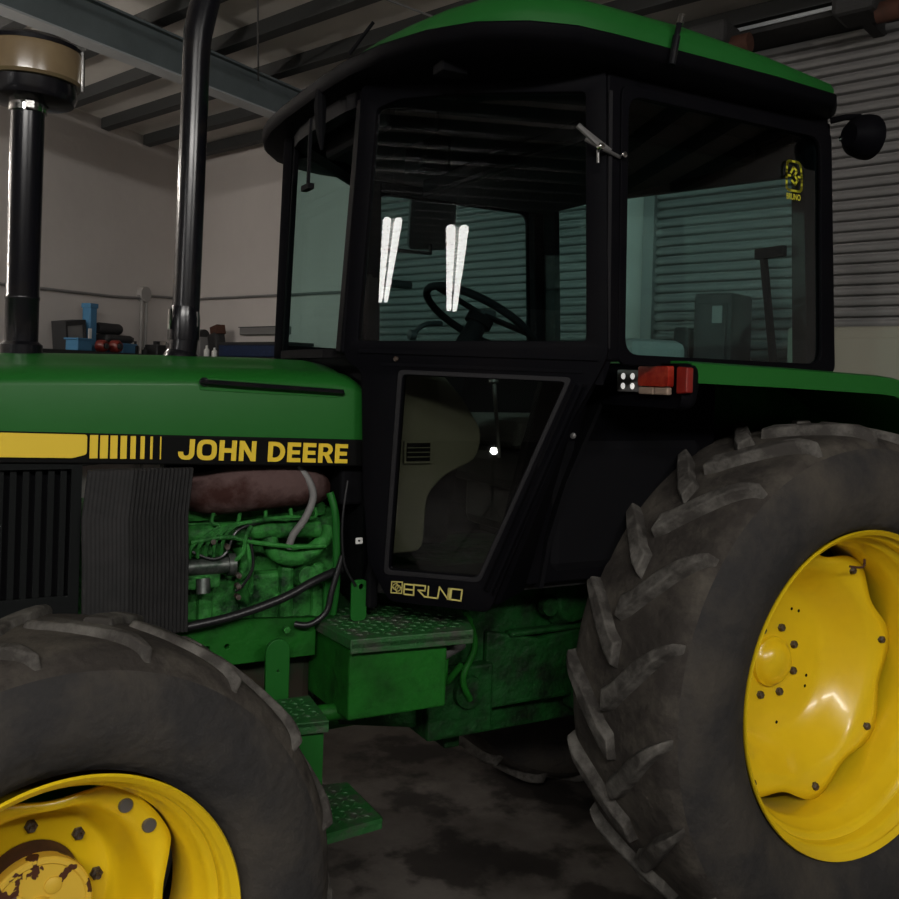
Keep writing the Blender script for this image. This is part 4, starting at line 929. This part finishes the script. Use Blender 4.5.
item('cable_reel', onL, -1.61, .38, ZS, .1, .07, .11, M['red'], 'right one of the two small red and black reels, beside the blue box', 'reel', shape='disc', extra=[('hub', M['charcoal'], lambda b, q: lathe(b, [(0, -.055), (.025, -.055), (.025, 0)], q @ Matrix.Translation((0, 0, .055)), 14))])
item('storage_bin', onL, -1.38, .24, ZS, .17, .2, .088, M['blue'], 'blue box under the long black case, right of the red reels', 'bin', extra=[lidx(.17, .2, .074, M['blue'])])
item('spray_can', onL, -1.19, .25, ZS, .06, .06, .12, M['charcoal'], 'small black can just right of the black cases', 'can', shape='bottle')
item('oil_bottle', onL, -1.05, .25, ZS, .06, .06, .07, M['charcoal'], 'tiny dark bottle alone in the middle of the left rack', 'bottle', shape='bottle')
item('battery_charger', onL, -.90, .25, ZS, .13, .15, .10, M['charcoal'], 'small black box below the round wall junction box', 'box', extra=[('handle', M['charcoal'], lambda b, q: box(b, (-.01, -.02, .10), (.04, .02, .135), q))])
item('hand_torch', onL, -.66, .20, ZS+.02, .20, .08, .07, M['red'], 'shiny red and chrome tool left of the exhaust pipe', 'tool', tilt=.45, bev=.02,
     extra=[('chrome_cap', M['chrome'], lambda b, q: (box(b, (-.12, -.045, .01), (-.07, .045, .08), q), box(b, (-.05, -.045, .06), (0, .045, .085), q)))])
item('bench_grinder', onB, -.52, .22, ZS, .26, .2, .20, M['grey'], 'grey boxy machine on the rack just right of the exhaust pipe', 'machine', extra=[('wheel', M['charcoal'], lambda b, q: tube(b, [q @ V((-.06, 0, .22)), q @ V((.06, 0, .22))], .06, 18)), ('lever', M['white'], lambda b, q: box(b, (-.03, -.11, .02), (-.02, -.10, .14), q))])
item('power_drill', onB, -.80, .20, ZS, .16, .12, .25, M['charcoal'], 'black and red upright power tool beside the grey boxy machine', 'tool', tilt=.25, bev=.03,
     extra=[('chuck', M['rust'], lambda b, q: box(b, (-.10, -.05, .22), (.02, .05, .31), q)), ('grip', M['conduit'], lambda b, q: box(b, (.0, -.075, .08), (.025, -.06, .2), q))])
item('power_tool', onB, -.965, .22, ZS, .13, .12, .14, M['charcoal'], 'low black tool between the red tipped tool and the navy crate', 'tool', bev=.03)
item('glue_bottle', onB, -.86, .38, ZS, .055, .05, .11, M['white'], 'left one of two small white bottles before the black tools', 'bottle', shape='bottle')
item('glue_bottle', onB, -.99, .38, ZS, .055, .05, .09, M['white'], 'right one of two small white bottles, nearest the navy crate', 'bottle', shape='bottle')
item('crate', onB, -1.58, .25, ZS+.005, 1.0, .3, .125, M['navy'], 'long navy blue crate on the rack left of the cab', 'crate', extra=[('rim', M['charcoal'], lambda b, q: box(b, (-.51, -.16, .105), (.51, .16, .135), q)), ('rope', M['conduit'], lambda b, q: tube(b, smooth_path([q @ V((-.22, -.17, .0)), q @ V((-.18, -.175, .06)), q @ V((-.14, -.17, .02)), q @ V((-.08, -.175, .05))], 4), .012, 8))])
# grey cable trunking on the back wall
e = empty('cable_trunking', onB(-1.3, .03, 2.2), 'short grey trunking box fixed to the back wall above the navy crate', 'box')
b = NB(); prism(b, [onB(-.93, .0, 2.185), onB(-1.66, .0, 2.185), onB(-1.66, .06, 2.185), onB(-.93, .06, 2.185)], (0, 0, .075)); obj('body', b, M['grey'], e, bevel=.008)
b = NB(); prism(b, [onB(-.92, .06, 2.255), onB(-1.67, .06, 2.255), onB(-1.67, .066, 2.255), onB(-.92, .066, 2.255)], (0, 0, .008)); obj('edge', b, M['charcoal'], e)

def cabinet(name, s0, s1, d0, d1, h, m, label, extra=True):
    e = empty(name, onB((s0+s1)/2, (d0+d1)/2, 0), label, 'cabinet')
    b = NB(); prism(b, [onB(s0, d0, 0), onB(s1, d0, 0), onB(s1, d1, 0), onB(s0, d1, 0)], (0, 0, h)); obj('body', b, m, e, bevel=.02)
    if extra:
        b = NB(); prism(b, [onB(s0-.03, d1, .1), onB(s1+.03, d1, .1), onB(s1+.03, d1+.015, .1), onB(s0-.03, d1+.015, .1)], (0, 0, h-.16)); obj('door', b, m, e, bevel=.006)
    return e
c1 = cabinet('cream_cabinet', -6.55, -7.6, .15, .6, 2.14, M['cream'], 'tall cream cabinet against the shutter at the right edge, behind the fender')
c2 = cabinet('machine_cabinet', -5.93, -6.17, .15, .45, 2.36, M['charcoal'], 'tall dark cabinet before the shutter, seen through the rear cab glass')
b = NB(); prism(b, [onB(-6.06, .466, 2.18), onB(-6.12, .466, 2.18), onB(-6.12, .472, 2.18), onB(-6.06, .472, 2.18)], (0, 0, .10)); obj('paper_label', b, M['conduit'], c2)
c3 = cabinet('steel_drum_stand', -5.80, -5.90, .15, .45, 2.16, M['charcoal'], 'narrow dark stand left of the tall dark cabinet behind the cab', False)
# shutter gear hung under the header
for s, w, lab in ((-6.0, .24, 'dark shutter motor under the header just right of the cab roof'), (-6.82, .22, 'dark shutter bracket with rusty pulley at the top right corner')):
    e = empty('shutter_motor', onB(s, .3, 3.78), lab, 'motor')
    b = NB(); prism(b, [onB(s+w/2, .30, 3.79), onB(s-w/2, .30, 3.79), onB(s-w/2, .55, 3.79), onB(s+w/2, .55, 3.79)], (0, 0, .14)); obj('housing', b, M['dark_header'], e, bevel=.03)
    b = NB(); tube(b, [onB(s-w/2+.02, .42, 3.80), onB(s-w/2-.10, .42, 3.80)], .055, 16); obj('pulley', b, M['rust'], e, smooth=True)
    b = NB(); prism(b, [onB(s+.03, .0, 3.80), onB(s-.03, .0, 3.80), onB(s-.03, .32, 3.80), onB(s+.03, .32, 3.80)], (0, 0, .10)); obj('bracket', b, M['dark_header'], e)
bm = NB(); prism(bm, [onB(-6.05, .29, 3.925), onB(-6.65, .29, 3.925), onB(-6.65, .30, 3.925), onB(-6.05, .30, 3.925)], (0, 0, .022)); struct('trim_4', bm, M['beam_edge'])

# ------------------------------------------------------------------ lights (unseen area fills and bulbs, added to brighten tractor and shed)
def area(name, loc, target, sx, sy, power, color):
    l = bpy.data.lights.new(name, 'AREA'); l.shape = 'RECTANGLE'; l.size = sx; l.size_y = sy; l.energy = power; l.color = color
    o = bpy.data.objects.new(name, l); o.location = loc
    o.rotation_euler = (V(target)-V(loc)).to_track_quat('-Z', 'Y').to_euler(); col.objects.link(o); return o
area('fill_near', (-1.5, -4.5, 3.95), (.8, .6, 1.0), 3.2, .3, 165, (1, .97, .93))  # added frontal fill without a fixture, above and behind the camera
area('fill_side', (1.8, -5.2, 3.95), (2.3, .5, .9), 1.8, .3, 75, (1, .97, .93))  # second added fill, no fixture, for the rear half
def bulb(x, y, z, power, label):  # unseen bulb added off-frame to lift ceiling and walls
    e = empty('fill_bulb', (x, y, z), label, 'light')
    bm = NB(); lathe(bm, [(0, -.05), (.03, -.04), (.04, 0), (.03, .035), (.018, .06), (0, .06)], axis_mtx((x, y, z), (0, 0, 1)), 20); obj('fill_bulb_body', bm, emit_mat('fill_glow', (1, .93, .85), power), e, smooth=True)
    bm = NB(); tube(bm, [(x, y, z+.05), (x, y, z+.12)], .022, 12); obj('socket', bm, M['charcoal'], e)
    bm = NB(); tube(bm, [(x, y, z+.12), (x, y, ZC)], .005, 6); obj('cord', bm, M['charcoal'], e)
bulb(-.95, 5.0, 3.3, 600, 'added fill bulb, unseen, close to the left wall, left of the picture')
bulb(-1.9, 2.9, 3.0, 1100, 'added fill bulb, unseen, above the front of the tractor, left of the picture')
w = bpy.data.worlds.new('World'); sc.world = w; w.use_nodes = True
w.node_tree.nodes['Background'].inputs[0].default_value = (.5, .55, .6, 1); w.node_tree.nodes['Background'].inputs[1].default_value = .02

# ------------------------------------------------------------------ camera
f_px, ppy, roll, yaw = 920., 380.116, .02964, .50034
fwd = V((math.sin(yaw), math.cos(yaw), 0)); r0 = V((math.cos(yaw), -math.sin(yaw), 0)); u0 = V((0, 0, 1))
rx = r0*math.cos(roll)+u0*math.sin(roll); ux = -r0*math.sin(roll)+u0*math.cos(roll)
cam = bpy.data.cameras.new('camera'); co = bpy.data.objects.new('camera', cam); col.objects.link(co)
cm = Matrix((rx, ux, -fwd)).transposed().to_4x4(); cm.translation = V((0, -1.9037, 1.80183)); co.matrix_world = cm
cam.sensor_width = 36; cam.lens = f_px/899*36; cam.shift_y = (ppy-449.5)/899; cam.clip_start = .05
sc.camera = co
sc.view_settings.view_transform = 'Standard'; sc.view_settings.look = 'None'; sc.view_settings.gamma = 1; sc.view_settings.exposure = 0
sc.view_settings.use_curve_mapping = False
sc.cycles.max_bounces = 8; sc.cycles.transparent_max_bounces = 16; sc.cycles.sample_clamp_indirect = 4
